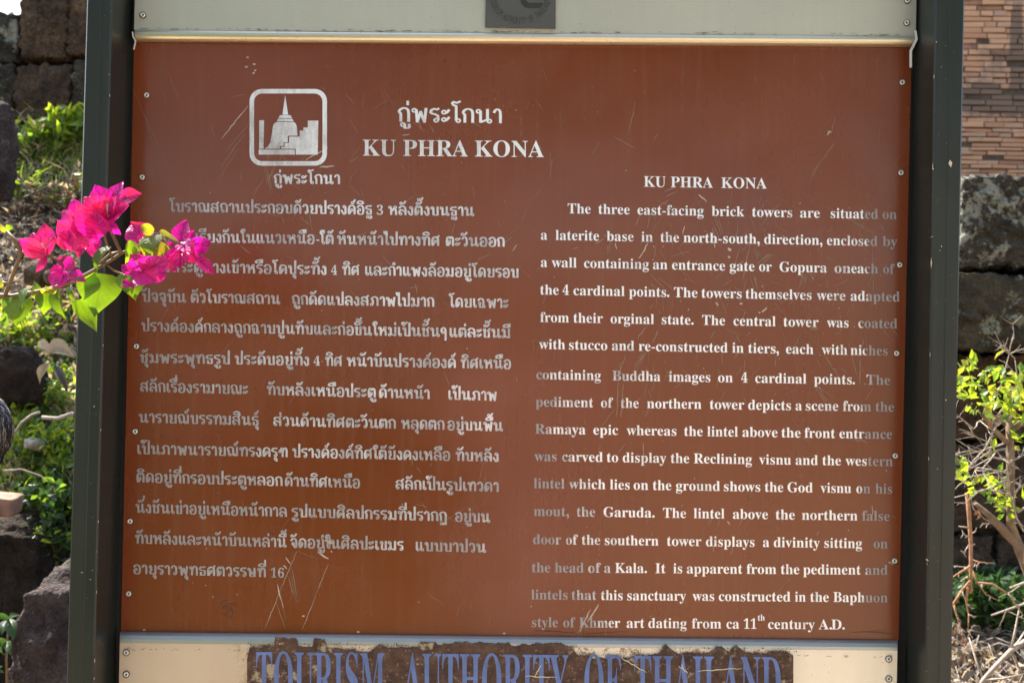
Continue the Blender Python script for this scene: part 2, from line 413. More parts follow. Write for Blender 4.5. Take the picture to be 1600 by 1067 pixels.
for k in range(520):                                          # fine hairline scratches and specks
    zone = rnd.random()
    if zone < 0.45: x, y = rnd.uniform(1000, 1390), rnd.uniform(300, 620)
    elif zone < 0.6: x, y = rnd.uniform(380, 860), rnd.uniform(130, 420)
    else: x, y = rnd.uniform(225, 1395), rnd.uniform(90, 975)
    if rnd.random() < 0.55:
        a = rnd.choice((rnd.gauss(1.57, 0.25), rnd.gauss(0.75, 0.3), rnd.gauss(2.2, 0.3))); l = rnd.uniform(5, 34)
        ribbon(panel, wob((x, y), (x + math.cos(a) * l, y + math.sin(a) * l), 4, 0.8), rnd.uniform(0.4, 0.9), nextY(), 2)
    else:
        ribbon(panel, wob((x, y), (x + rnd.uniform(-2, 2), y + rnd.uniform(1, 2.4)), 2, 0.3), rnd.uniform(0.7, 1.8), nextY(), 1 if rnd.random() < 0.35 else 2)
for x, y in ((387, 90), (397, 101), (385, 105), (396, 114), (399, 110), (1296, 206), (225, 984), (474, 962), (788, 1003 - 14), (560, 986), (1391, 878), (1394, 880)):
    ribbon(panel, wob((x - 2, y), (x + 2, y + rnd.uniform(-1, 1)), 3, 0.7), 3.0, nextY(), 1)
# faded handwritten stamp mark
for pts in ([(347, 952), (350, 946), (357, 947), (358, 954), (352, 960), (346, 957)], [(360, 948), (364, 956), (361, 965), (354, 962)], [(358, 942), (363, 944), (366, 941), (369, 946)], [(345, 944), (348, 938), (356, 937)]):
    ribbon(panel, pts, 1.4, nextY(), 3, False)
panel_o = panel.build('text_panel', [M['brown'], M['scr'], M['scr2'], M['stampd']], sign)

# --- Latin lettering: bold serif glyphs, every word set where it stands on the board
def mb(s):
    return ''.join(chr(0x1D400 + ord(c) - 65) if 'A' <= c <= 'Z' else chr(0x1D41A + ord(c) - 97) if 'a' <= c <= 'z' else chr(0x1D7CE + ord(c) - 48) if '0' <= c <= '9' else c for c in s)
_glyph = {}
def text_shapes(strings):
    todo = [s for s in dict.fromkeys(strings) if s not in _glyph]
    obs = []
    for s in todo:
        c = bpy.data.curves.new('t', 'FONT'); c.body = s; c.size = 1; c.resolution_u = 4
        o = bpy.data.objects.new('t', c); COL.objects.link(o); obs.append((s, o))
    bpy.context.view_layer.update()
    dg = bpy.context.evaluated_depsgraph_get()
    for s, o in obs:
        e = o.evaluated_get(dg); me = e.to_mesh()
        _glyph[s] = ([(v.co.x, v.co.y) for v in me.vertices], [tuple(p.vertices) for p in me.polygons])
        e.to_mesh_clear()
    for s, o in obs:
        c = o.data; bpy.data.objects.remove(o); bpy.data.curves.remove(c)
text_shapes([mb('H')])
CAP = max(v[1] for v in _glyph[mb('H')][0])
def dot(m, x, y, r, Y):
    m.add([at(x + r * math.cos(a * 0.628), y + r * math.sin(a * 0.628), Y) for a in range(10)], [tuple(range(10))[::-1]])
def put_word(m, s, x0, x1, base, cap, Y, punct=''):
    if punct:
        x1 = x1 - cap * 0.33
        dot(m, x1 + cap * 0.2, base(x1) - cap * 0.11, cap * 0.13, Y)
        if punct == ',': ribbon(m, [(x1 + cap * 0.27, base(x1) - cap * 0.1), (x1 + cap * 0.27, base(x1) + cap * 0.08), (x1 + cap * 0.16, base(x1) + cap * 0.24)], cap * 0.12, Y - 0.00003, 0)
    vs, fs = _glyph[mb(s)]
    xa, xb = min(v[0] for v in vs), max(v[0] for v in vs)
    k = cap / CAP
    pts = []
    for vx, vy in vs:
        X = x0 + (vx - xa) / (xb - xa) * (x1 - x0)
        pts.append(at(X, base(X) - vy * k, Y))
    m.add(pts, fs)
def line(yl, xl, yr, xr):
    return lambda x: yl + (yr - yl) * (x - xl) / (xr - xl)
ENG = [
 (332.6, 342.6, 'The 887 923|three 935 984|east-facing 996 1099.5|brick 1112 1163|towers 1175 1238|are 1250 1281|situated 1298 1372|on 1379 1401'),
 (374.4, 385, 'a 845 855|laterite 868 936|base 948 990|in 1002 1020|the 1032 1061|north-south, 1068 1187|direction, 1194 1285|enclosed 1292 1371|by 1379 1402'),
 (417, 428, 'a 845 855|wall 862 901|containing 912.5 1014|an 1020 1043|entrance 1050 1133|gate 1140 1179|or 1186 1206|Gopura 1218 1292|on 1304 1329|each 1330 1372|of 1380 1398'),
 (460, 471, 'the 844 873|4 879 889|cardinal 896 976|points. 983 1046|The 1053 1090|towers 1096 1159|themselves 1165 1268|were 1276 1321|adapted 1329 1406'),
 (503, 513, 'from 844 889|their 896 942|orginal 954 1022|state. 1034 1084|The 1097 1133|central 1146 1212|tower 1224 1279|was 1292 1326|coated 1341 1402'),
 (545, 555.6, 'with 842 883|stucco 889 949|and 956 991|re-constructed 998 1137|in 1144 1162|tiers, 1169 1217|each 1228 1271|with 1284 1324|niches 1329 1387'),
 (592.4, 601.4, 'containing 838 939|Buddha 957 1032|images 1045 1110|on 1122 1145|4 1158 1168|cardinal 1180 1260|points. 1272 1336|The 1354 1391'),
 (635, 643, 'pediment 837 927|of 939 958|the 970 998|northern 1011 1096|tower 1109 1163|depicts 1169 1236|a 1243 1253|scene 1259 1310|from 1317 1361|the 1368 1397'),
 (677.4, 685.6, 'Ramaya 836 915|epic 927 966|whereas 979 1057|the 1069 1098|lintel 1105 1153|above 1160 1215|the 1221 1251|front 1257 1305|entrance 1311.5 1394'),
 (720, 728, 'was 835 870|carved 878 942|to 948 966|display 973 1041|the 1048 1077|Reclining 1084 1175|visnu 1186 1236|and 1243 1278|the 1285 1314|western 1321 1395'),
 (762.4, 771, 'lintel 834 882|which 889 946|lies 953 984|on 990 1013|the 1020 1049|ground 1056 1125|shows 1131 1188|the 1195 1224|God 1230.5 1270|visnu 1282 1330|on 1338 1360|his 1368 1394'),
 (805.6, 813.6, 'mout, 834 889|the 901 930|Garuda. 943 1023|The 1036 1072|lintel 1084 1132|above 1145 1200|the 1212 1242|northern 1253 1340|false 1347 1390'),
 (849.6, 856.6, 'door 833 877|of 884 903|the 909 938|southern 945 1029|tower 1042 1096|displays 1103 1179|a 1192 1202|divinity 1209 1281|sitting 1288 1347|on 1365 1387'),
 (893.6, 897.6, 'the 831 860|head 867 912|of 919 939|a 944 954|Kala. 961 1011|It 1024 1040|is 1052 1066|apparent 1073 1160|from 1166.5 1213|the 1220 1249|pediment 1255 1345|and 1352 1387'),
 (936, 940.6, 'lintels 830 887|that 893 932|this 939 973|sanctuary 980 1072|was 1082 1116|constructed 1123 1235|in 1242 1259|the 1266 1295|Baphuon 1302 1387'),
 (979, 983.5, 'style 831 872|of 880 899|Khmer 905 969|art 979 1007|dating 1013 1073|from 1081 1127|ca 1135 1155|11 1162 1182|century 1200 1273|A. 1279 1300|D. 1299 1320')]
words = []
for yl, yr, t in ENG:
    for wd in t.split('|'):
        s, a, b_ = wd.split(); p = s[-1] if s[-1] in '.,' else ''
        words.append((s.rstrip('.,'), float(a), float(b_), p, line(yl, 840, yr, 1395)))
text_shapes([mb(x[0]) for x in words] + [mb(s) for s in ('th', 'KU', 'PHRA', 'KONA', '3', '4', '16', 'TOURISM', 'AUTHORITY', 'OF', 'THAILAND')] + list('TOURISMAHYFLND'))
LY = -0.0006
for yl, yr, t in ENG:
    eng = MB()
    for s, a, b_, p, ln in words:
        if ln(840) == yl: put_word(eng, s, a, b_, ln, 15.4, LY, p)
    if yl == 979: put_word(eng, 'th', 1184, 1195, lambda x: 969, 9.5, LY)
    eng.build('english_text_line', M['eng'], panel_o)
hd = MB()
for s, a, b_ in (('KU', 1006, 1040), ('PHRA', 1048, 1114), ('KONA', 1127, 1198)): put_word(hd, s, a, b_, line(292, 1006, 295, 1198), 16.4, LY)
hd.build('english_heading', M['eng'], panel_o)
ti = MB()
for s, a, b_ in (('KU', 567, 618.4), ('PHRA', 630, 731), ('KONA', 742, 850)): put_word(ti, s, a, b_, line(243.5, 567, 245.8, 850), 25, LY)
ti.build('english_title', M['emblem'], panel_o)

# --- Thai lettering: each letter drawn as looped strokes. P straight, S smooth, L head loop
TH = {
'ก': (.76, 'S .04,.68 .14,.88 .36,.98 .56,.88 .62,.62 .62,0;P .04,.68 .16,.58 .16,0'),
'ถ': (.84, 'S .06,.68 .16,.88 .4,.98 .6,.88 .68,.62 .68,0;P .06,.68 .18,.58 .18,.14;L .3,.14'),
'ภ': (.92, 'S .16,.68 .26,.88 .48,.98 .68,.88 .76,.62 .76,0;P .16,.68 .3,.58 .3,.14;L .17,.14'),
'ข': (.72, 'L .17,.82;P .28,.86 .2,.55 .2,.06 .58,.06;P .58,0 .58,1'),
'ช': (.8, 'L .17,.82;P .28,.86 .2,.55 .2,.06 .6,.06;P .6,0 .6,.62 .5,.74 .74,1.02'),
'ซ': (.82, 'L .14,.78;P .24,.82 .3,.68 .22,.5 .22,.06 .6,.06;P .6,0 .6,.62 .5,.74 .74,1.02'),
'ค': (.84, 'L .4,.46;P .33,.36 .15,.02;S .15,0 .1,.5 .2,.87 .42,.98 .62,.86 .68,.6 .68,0'),
'ง': (.62, 'L .32,.82;P .45,.84 .45,.02;P .45,.03 .26,.03 .04,.46'),
'จ': (.72, 'S .06,.72 .16,.92 .34,.98 .52,.86 .56,.5 .56,.04;P .56,.03 .42,.03 .3,.3;L .26,.42'),
'ฉ': (.9, 'S .06,.72 .18,.92 .36,.98 .56,.86 .6,.5 .6,.2;P .24,.34 .24,.04 .5,.04;L .22,.46;L .64,.12'),
'ฏ': (.78, 'S .04,.68 .14,.88 .36,.98 .56,.88 .62,.62 .62,0;P .04,.68 .16,.58 .16,0;P .62,.0 .62,-.4;P .62,-.38 .46,-.24 .3,-.4;L .22,-.28'),
'ฐ': (.72, 'P .08,.62 .54,.55 .56,.06 .2,.06 .2,.4;S .08,.62 .12,.84 .3,.95 .46,.9 .62,1;P .6,-.42 .6,-.16 .44,-.24;P .58,-.42 .36,-.42;L .24,-.26'),
'ฑ': (.94, 'L .15,.62;S .24,.62 .26,.9 .34,.95 .4,.7 .4,0;S .4,.5 .52,.9 .64,.98 .76,.86 .8,.6 .8,0'),
'ณ': (1.18, 'L .3,.14;P .04,.68 .18,.58 .18,.14;S .04,.68 .16,.9 .38,.98 .56,.88 .62,.62 .62,.06;P .62,.06 .9,.2;L .76,.14;P 1.0,0 1.0,1'),
'ด': (.84, 'L .32,.46;P .42,.4 .18,.02;S .15,0 .1,.5 .2,.87 .42,.98 .62,.86 .68,.6 .68,0'),
'ต': (.86, 'L .34,.44;P .44,.38 .18,.02;S .15,0 .1,.5 .16,.87 .28,.98 .41,.84 .54,.98 .66,.87 .7,.6 .7,0'),
'ท': (.88, 'L .15,.82;P .27,.86 .27,0;S .27,.5 .42,.9 .56,.98 .7,.86 .74,.6 .74,0'),
'ธ': (.74, 'P .08,.62 .56,.55 .58,.06 .2,.06 .2,.4;S .08,.62 .12,.84 .3,.95 .46,.9 .64,1'),
'น': (.96, 'L .15,.82;P .27,.86 .27,.02;P .27,.05 .66,.24;P .68,1 .68,.14;L .79,.14'),
'บ': (.84, 'L .15,.82;P .27,.86 .27,.06 .68,.06;P .68,0 .68,1'),
'ป': (.84, 'L .15,.82;P .27,.86 .27,.06 .68,.06;P .68,0 .68,1.5'),
'พ': (1.0, 'L .14,.82;P .26,.88 .32,.02 .52,.72 .74,.02 .84,1'),
'ม': (.9, 'L .15,.82;P .28,.86 .28,.14;L .16,.13;P .26,.2 .72,.03;P .72,0 .72,1'),
'ย': (.84, 'L .2,.82;P .32,.86 .2,.64 .38,.52;P .38,.52 .2,.4 .2,.06 .68,.06;P .68,0 .68,1'),
'ร': (.64, 'P .06,.62 .3,.58 .48,.46 .5,.14;L .38,.14;S .06,.62 .1,.84 .28,.95 .42,.9 .56,1'),
'ล': (.84, 'L .22,.14;S .1,.16 .12,.44 .3,.56 .66,.36;S .08,.7 .2,.92 .4,.98 .6,.88 .68,.6 .68,0'),
'ว': (.66, 'S .05,.72 .15,.92 .3,.98 .45,.86 .5,.55 .5,.14;L .38,.14'),
'ศ': (.88, 'L .4,.46;P .33,.36 .15,.02;S .15,0 .1,.5 .2,.85 .42,.94 .62,.84 .68,.6 .68,0;P .56,.84 .8,1.14'),
'ษ': (.9, 'L .15,.82;P .27,.86 .27,.06 .68,.06;P .68,0 .68,1;L .52,.44;P .58,.4 .84,.52'),
'ส': (.88, 'L .22,.14;S .1,.16 .12,.44 .3,.56 .66,.36;S .08,.68 .2,.88 .4,.94 .6,.84 .68,.6 .68,0;P .54,.84 .8,1.14'),
'ห': (.92, 'L .14,.82;P .26,.86 .26,0;P .26,.34 .62,.78;L .66,.84;S .62,.7 .7,.55 .74,.3 .74,0'),
'อ': (.8, 'L .28,.5;S .16,.5 .12,.24 .22,.06 .4,.02 .58,.08 .66,.4 .64,.72 .54,.92 .36,.98 .18,.9 .06,.72'),
'ะ': (.56, 'L .15,.72;S .22,.64 .34,.72 .46,.92;L .15,.2;S .22,.12 .34,.2 .46,.4'),
'า': (.58, 'S .04,.72 .14,.92 .28,.98 .4,.86 .43,.6 .43,0'),
'เ': (.44, 'P .14,1 .14,.14;L .26,.14'),
'แ': (.84, 'P .14,1 .14,.14;L .26,.14;P .54,1 .54,.14;L .66,.14'),
'โ': (.56, 'P .02,1.28 .26,1.16 .26,.14;L .38,.14;S .02,1.28 .1,1.46 .28,1.4 .52,1.52'),
'ใ': (.5, 'L .36,.14;P .24,.14 .24,1.0;S .24,1.0 .06,1.2 .14,1.45 .34,1.48 .42,1.32;L .3,1.26'),
'ไ': (.5, 'L .36,.14;P .24,.14 .24,1.2 .24,1.52;P .24,1.5 .08,1.2 -.02,1.52'),
'ๆ': (.62, 'L .24,.5;S .12,.5 .1,.8 .28,.98 .46,.86 .5,.5 .5,-.4'),
}
MK = {
'ั': 'L -.46,1.28;S -.36,1.22 -.2,1.26 -.02,1.54',
'ิ': 'S -.6,1.16 -.54,1.36 -.32,1.46 -.1,1.36 -.02,1.16;P -.6,1.16 -.02,1.16',
'ี': 'S -.6,1.16 -.54,1.36 -.32,1.46 -.1,1.36 -.02,1.16;P -.6,1.16 -.02,1.16;P .0,1.14 .0,1.58',
'ึ': 'S -.6,1.16 -.54,1.36 -.32,1.46 -.14,1.36 -.04,1.16;P -.6,1.16 -.02,1.16;L -.0,1.44',
'ื': 'S -.6,1.16 -.54,1.36 -.32,1.46 -.2,1.4 -.04,1.16;P -.6,1.16 -.02,1.16;P .02,1.14 .02,1.58;P -.16,1.3 -.16,1.58',
'ุ': 'L -.14,-.2;P -.03,-.16 -.03,-.5',
'ู': 'L -.36,-.2;P -.25,-.16 -.25,-.44 .02,-.44;P .02,-.44 .02,-.14',
'็': 'L -.34,1.24;S -.46,1.24 -.5,1.42 -.36,1.5 -.26,1.38 -.1,1.4 -.02,1.58',
'ํ': 'L -.14,1.3', }
TN = {'่': 'P -.03,1.18 -.03,1.5', '้': 'L -.34,1.3;S -.26,1.22 -.12,1.26 .06,1.56', '์': 'L -.2,1.26;S -.14,1.34 -.06,1.4 .06,1.62'}
def smooth(pts, k=3):
    if len(pts) < 3: return pts
    P = [pts[0]] + pts + [pts[-1]]; o = []
    for i in range(1, len(P) - 2):
        for j in range(k):
            t = j / k; a, b, c, d = P[i - 1], P[i], P[i + 1], P[i + 2]
            o.append(tuple(0.5 * (2 * b[q] + (c[q] - a[q]) * t + (2 * a[q] - 5 * b[q] + 4 * c[q] - d[q]) * t * t + (3 * b[q] - a[q] - 3 * c[q] + d[q]) * t ** 3) for q in (0, 1)))
    o.append(pts[-1]); return o
def glyph_strokes(spec, dx, dy, bold):
    out = []
    for part in spec.split(';'):
        k, *pp = part.split(); pts = [tuple(map(float, q.split(','))) for q in pp]
        pts = [(x + dx, y + dy) for x, y in pts]
        if k == 'L':
            cx, cy = pts[0]; ro, ri, n = 0.175, 0.062, 10
            vs = [(cx + r * math.cos(2 * math.pi * i / n), cy + r * math.sin(2 * math.pi * i / n)) for r in (ro, ri) for i in range(n)]
            out.append((vs, [(i, (i + 1) % n, n + (i + 1) % n, n + i) for i in range(n)]))
        else:
            if k == 'S': pts = smooth(pts)
            cut = None
            for i in range(1, len(pts) - 1):
                ax, ay = pts[i][0] - pts[i - 1][0], pts[i][1] - pts[i - 1][1]; cx, cy = pts[i + 1][0] - pts[i][0], pts[i + 1][1] - pts[i][1]
                if ax * cx + ay * cy < 0.25 * math.hypot(ax, ay) * math.hypot(cx, cy) and k == 'P': cut = i; break
            if cut:
                f_ = lambda q: 'P ' + ' '.join('%.4f,%.4f' % p for p in q)
                out += glyph_strokes(f_(pts[:cut + 1]), 0, 0, bold)
                a, c = pts[cut], pts[cut + 1]; l = math.hypot(c[0] - a[0], c[1] - a[1]); e = 0.06 / l
                out += glyph_strokes(f_([(a[0] - (c[0] - a[0]) * e, a[1] - (c[1] - a[1]) * e)] + pts[cut + 1:]), 0, 0, bold)
                continue
            n = len(pts); L, Rr = [], []
            for i in range(n):
                a, c = pts[max(0, i - 1)], pts[min(n - 1, i + 1)]
                d0 = (pts[i][0] - a[0], pts[i][1] - a[1]); d1 = (c[0] - pts[i][0], c[1] - pts[i][1])
                if i == 0: d0 = d1
                if i == n - 1: d1 = d0
                l0, l1 = math.hypot(*d0) or 1, math.hypot(*d1) or 1
                n0, n1 = (-d0[1] / l0, d0[0] / l0), (-d1[1] / l1, d1[0] / l1)
                w0 = (0.125 + 0.085 * abs(d0[1]) / l0) * bold; w1 = (0.125 + 0.085 * abs(d1[1]) / l1) * bold
                nx, ny = n0[0] + n1[0], n0[1] + n1[1]; l = math.hypot(nx, ny)
                if l < 0.5: nx, ny, l = n1[0], n1[1], 1
                nx, ny = nx / l, ny / l
                mit = min(1.6, 1 / max(0.3, nx * n1[0] + ny * n1[1])); h = 0.25 * (w0 + w1) * mit
                L.append((pts[i][0] + nx * h, pts[i][1] + ny * h)); Rr.append((pts[i][0] - nx * h, pts[i][1] - ny * h))
            out.append((L + Rr, [(i, i + 1, n + i + 1, n + i) for i in range(n - 1)]))
    return out
def put_thai(m, s, x0, x1, base, body, bold=1.0):
    x, xr, prev_tall, upper = 0.0, 0.0, False, False
    st = []
    for c in s:
        if c in TH:
            adv, spec = TH[c]
            st += glyph_strokes(spec, x, 0, bold); xr = x + adv - 0.12; x += adv + 0.05
            prev_tall = c == 'ป'; upper = False
        elif c == 'ำ':
            st += glyph_strokes(MK['ํ'], xr + .06, 0, bold); st += glyph_strokes(TH['า'][1], x, 0, bold); x += TH['า'][0] + .05; upper = False
        elif c in MK:
            st += glyph_strokes(MK[c], xr - (0.26 if prev_tall and c not in 'ุู' else 0), 0, bold)
            if c not in 'ุู': upper = True
        elif c in TN:
            st += glyph_strokes(TN[c], xr - (0.26 if prev_tall else 0) + (0.02 if upper else -0.04), 0.4 if upper else 0, bold * 0.95)
        elif c == '-':
            st += glyph_strokes('P .05,.42 .38,.42', x, 0, bold * 1.2); x += .45
    k = (x1 - x0) / (x - 0.12)
    for i, (vs, fs) in enumerate(st):
        Y = LY - (i % 7) * 0.00002
        pts = []
        for vx, vy in vs:
            X = x0 + vx * k; pts.append(at(X, base(X) - vy * body, Y))
        m.add(pts, fs)
THAI = [
 (331, 265, 337.8, 740, 'โบราณสถานประกอบด้วยปรางค์อิฐ 265 581|#3 588.7 598.6|หลังตั้งบนฐาน 607 740'),
 (377.5, 222, 385.6, 788, 'ศิลาแลง 222 298|เรียงกันในแนวเหนือ-ใต้ 305 521|หันหน้าไปทางทิศ 527 686.6|ตะวันออก 696.5 788'),
 (424.6, 222, 434, 810, 'มีซุ้มประตูทางเข้าหรือโคปุระทั้ง 222 510|#4 517.5 526.8|ทิศ 535 561|และกำแพงล้อมอยู่โดยรอบ 570 810'),
 (471.6, 222, 481.4, 794, 'ปัจจุบัน 222 290|ตัวโบราณสถาน 298 437|ถูกดัดแปลงสภาพไปมาก 456 678|โดยเฉพาะ 702 794'),
 (517.6, 221, 528.1, 797, 'ปรางค์องค์กลางถูกฉาบปูนทับและก่อขึ้นใหม่เป็นชั้นๆ 221 697|แต่ละชั้นมี 702 797'),
 (566.6, 219, 576.2, 798, 'ซุ้มพระพุทธรูป 219 359|ประดับอยู่ทั้ง 367 483|#4 490 500|ทิศ 508 534|หน้าบันปรางค์องค์ 542 712|ทิศเหนือ 720 798'),
 (611.6, 219, 626, 776, 'สลักเรื่องรามายณะ 219 387|ทับหลังเหนือประตู 417 587|ด้านหน้า 592 671|เป็นภาพ 700 776'),
 (660, 217, 673.5, 785, 'นารายณ์บรรทมสินธุ์ 217 404|ส่วนด้านทิศตะวันตก 427 618|หลุดตก 627 694|อยู่บนพื้น 699 785'),
 (709, 214, 721, 779, 'เป็นภาพนารายณ์ทรงครุฑ 214 449|ปรางค์องค์ทิศใต้ยังคงเหลือ 457 703|ทับหลัง 712 779'),
 (753, 213, 768, 779, 'ติดอยู่ที่กรอบประตูหลอก 213 441|ด้านทิศเหนือ 445 562|สลักเป็นรูปเทวดา 618 779'),
 (800.6, 212, 815.8, 765, 'นั่งชันเข่าอยู่เหนือหน้ากาล 212 448|รูปแบบศิลปกรรมที่ปรากฏ 456 698|อยู่บน 711 765'),
 (848.6, 211, 863, 759, 'ทับหลังและหน้าบันเหล่านี้ 211 447|จัดอยู่ในศิลปะเขมร 454 630|แบบบาปวน 649 759'),
 (896, 208, 902, 444, 'อายุราวพุทธศตวรรษที่ 208 415|#16 423 444')]
for yl, xl, yr, xr, t in THAI:
    tm = MB()
    ln = line(yl, xl, yr, xr)
    for seg in t.split('|'):
        s, a, b_ = seg.split(' ')
        if s[0] == '#': put_word(tm, s[1:], float(a), float(b_), ln, 14.5, LY)
        else: put_thai(tm, s, float(a), float(b_), ln, 14.3)
    tm.build('thai_text_line', M['thai'], panel_o)
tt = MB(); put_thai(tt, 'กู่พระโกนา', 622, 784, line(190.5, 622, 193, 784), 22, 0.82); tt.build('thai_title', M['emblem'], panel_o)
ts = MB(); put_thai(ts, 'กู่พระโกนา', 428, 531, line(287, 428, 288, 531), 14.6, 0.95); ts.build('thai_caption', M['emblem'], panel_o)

# --- emblem: rounded frame with a bell shaped stupa, steps and blocks
em = MB()
ez = lambda x, y: at(370 + x / 5.925, 120 + y / 5.925, LY)
def rrect(x0, y0, x1, y1, r):
    o = []
    for cx, cy, a0 in ((x1 - r, y1 - r, 0), (x0 + r, y1 - r, 90), (x0 + r, y0 + r, 180), (x1 - r, y0 + r, 270)):
        o += [(cx + r * math.cos(R(a0 + 15 * k)), cy + r * math.sin(R(a0 + 15 * k))) for k in range(7)]
    return o
A, B = rrect(118, 115, 835, 825, 112), rrect(160, 157, 793, 783, 74)
em.add([ez(*p) for p in A + B], [(i, (i + 1) % 28, 28 + (i + 1) % 28, 28 + i) for i in range(28)])
for poly in ([(448, 168), (422, 353), (475, 353)], [(400, 357), (497, 357), (512, 385), (385, 385)], [(380, 391), (515, 391), (525, 415), (372, 415)],
             [(365, 421), (345, 435), (335, 460), (325, 530), (310, 610), (290, 645), (256, 668), (398, 668), (398, 643), (434, 643), (434, 607), (472, 607), (472, 548), (563, 548), (555, 460), (545, 435), (530, 421)],
             [(207, 405), (253, 405), (248, 668), (207, 668)], [(203, 676), (538, 676), (538, 722), (203, 722)],
             [(546, 722), (750, 722), (755, 408), (657, 408), (657, 472), (617, 472), (617, 500), (582, 500), (582, 556), (484, 556), (484, 614), (442, 614), (442, 650), (408, 650), (408, 668), (546, 668)]):
    em.add([ez(*p) for p in poly], [tuple(range(len(poly)))])
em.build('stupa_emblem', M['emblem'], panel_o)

# --- rivets
def rivet(px, py, Y, parent, r=0.0043):
    c = at(px, py, Y); m = MB(); n = 14
    q = [c + Vector((r * k * math.cos(2 * math.pi * i / n), -0.0001, r * k * math.sin(2 * math.pi * i / n) - r * 0.06)) for k in (1.22, 0.9) for i in range(n)]
    m.add(q, [(i, (i + 1) % n, n + (i + 1) % n, n + i) for i in range(n)], 1)
    prof = [(1.0, 0.0), (0.95, 0.0010), (0.72, 0.0015), (0.42, 0.0013), (0.34, 0.0005), (0.3, 0.0004)]
    vs = [c + Vector((r * k * math.cos(2 * math.pi * i / n), -d, r * k * math.sin(2 * math.pi * i / n))) for k, d in prof for i in range(n)]
    m.add(vs, [(j * n + i, j * n + (i + 1) % n, (j + 1) * n + (i + 1) % n, (j + 1) * n + i) for j in range(len(prof) - 1) for i in range(n)], 0, True)
    m.add([c + Vector((r * 0.31 * math.cos(2 * math.pi * i / n), -0.00042, r * 0.31 * math.sin(2 * math.pi * i / n))) for i in range(n)], [tuple(range(n))], 1)
    return m.build('rivet', [M['rivet'], M['rivh']], parent)
for p in ((229, 149), (222, 277), (217, 409), (213, 541), (211, 674), (203, 814), (201, 927), (1410, 129), (1408, 270), (1406, 414), (1401, 552), (1399, 712), (1398, 876)):
    rivet(*p, -0.0002, panel_o)

# --- header and footer sheets
def rows(rws, xl, xr, mi_of, m, n=40, wav=0.0):
    """a bent sheet: rows of (y left, y right, Y); xl, xr give the pixel x of the ends at a pixel y"""
    vs = []
    for (a, b_, Y) in rws:
        for i in range(n + 1):
            t = i / n; y = a + (b_ - a) * t
            x = xl(y) + (xr(y) - xl(y)) * t
            vs.append(at(x, y, Y + (noise.noise((t * 6, a * 0.05, 1)) * wav)))
    for j in range(len(rws) - 1):
        m.add(vs[j * (n + 1):(j + 2) * (n + 1)], [(i, n + 1 + i, n + 2 + i, i + 1) for i in range(n)], mi_of(j), True)
lx = lambda y: 213 - (y - 68) * 0.0251
rx = lambda y: 1431 - (y - 50) * 0.0184
head = MB()
rows([(-190, -182, -0.012), (47, 57, -0.012)], lambda y: lx(y) - 4, rx, lambda j: 0, head, 40, 0.0015)
for k in range(150):
    x = rnd.uniform(215, 1425); y = 45 + (x - 210) * 0.0082 + rnd.gauss(0, 0.8)
    if rnd.random() < 0.7: ribbon(head, wob((x, y), (x + rnd.uniform(2, 11), y + rnd.uniform(-0.5, 0.5)), 3, 0.5), rnd.uniform(0.5, 1.1), -0.0152 - k * 1e-6, 1)
header = head.build('header_sheet', [M['head'], M['flake']], sign)
fo = MB()
rr = [(47, 57, -0.012)]
for k in range(1, 9):
    a = math.pi * k / 8
    rr.append((47.5 + 19 * (1 - math.cos(a)) / 2, 57.5 + 17 * (1 - math.cos(a)) / 2, -0.012 - 0.006 * math.sin(a) + 0.0112 * (k / 8) ** 2))
rows(rr, lambda y: lx(y) - 3, lambda y: rx(y) - 1, lambda j: 0, fo)
fo.build('folded_lip', M['fold'], header)
for p in ((223, 24), (1417, 36), (1418, 1)): rivet(*p, -0.0135, header)
for pts, wd in (([(1430, 48), (1432, 62), (1427, 72), (1423, 80), (1423, 106)], 4.0), ([(207, 50), (208, 58), (212, 65), (209, 78)], 2.2)):
    br = MB(); ribbon(br, pts, wd, -0.0165, 0, False); br.build('corner_bracket', M['white'], header)
# grey badge with lettering round a ring
badge = slab_px('badge_plate', [(760, -70), (869, -69), (868, 45), (758, 43)], -0.0165, 0.002, M['badge'], header)
bl = MB()
txt = 'TOURISM AUTHORITY OF THAILAND'
for i, c in enumerate(txt):
    if c == ' ': continue
    a = R(-73 + 144 * i / (len(txt) - 1))
    vs, fs = _glyph[c]
    xa, xb = min(v[0] for v in vs), max(v[0] for v in vs)
    h = max(v[1] for v in vs)
    pts = []
    for vx, vy in vs:
        u = ((vx - xa) / (xb - xa) - 0.5) * (3.0 if c != 'I' else 0.9); v = vy / h
        r = 50 - v * 10.5; ang = a + (u + 0.25 * (v - .5) * 3) / 45
        pts.append(at(813 + r * math.sin(ang), -11.6 + r * math.cos(ang), -0.0170))
    bl.add(pts, fs)
poly = [(812, -30), (812, -2), (815, 7), (820, 12), (827, 13.5), (843, 13), (848, 8), (848, 5), (826, 5), (822, 2), (821, -30)]
bl.add([at(x, y, -0.0170) for x, y in poly], [tuple(range(len(poly)))])
bl.build('badge_lettering', M['badgel'], badge)

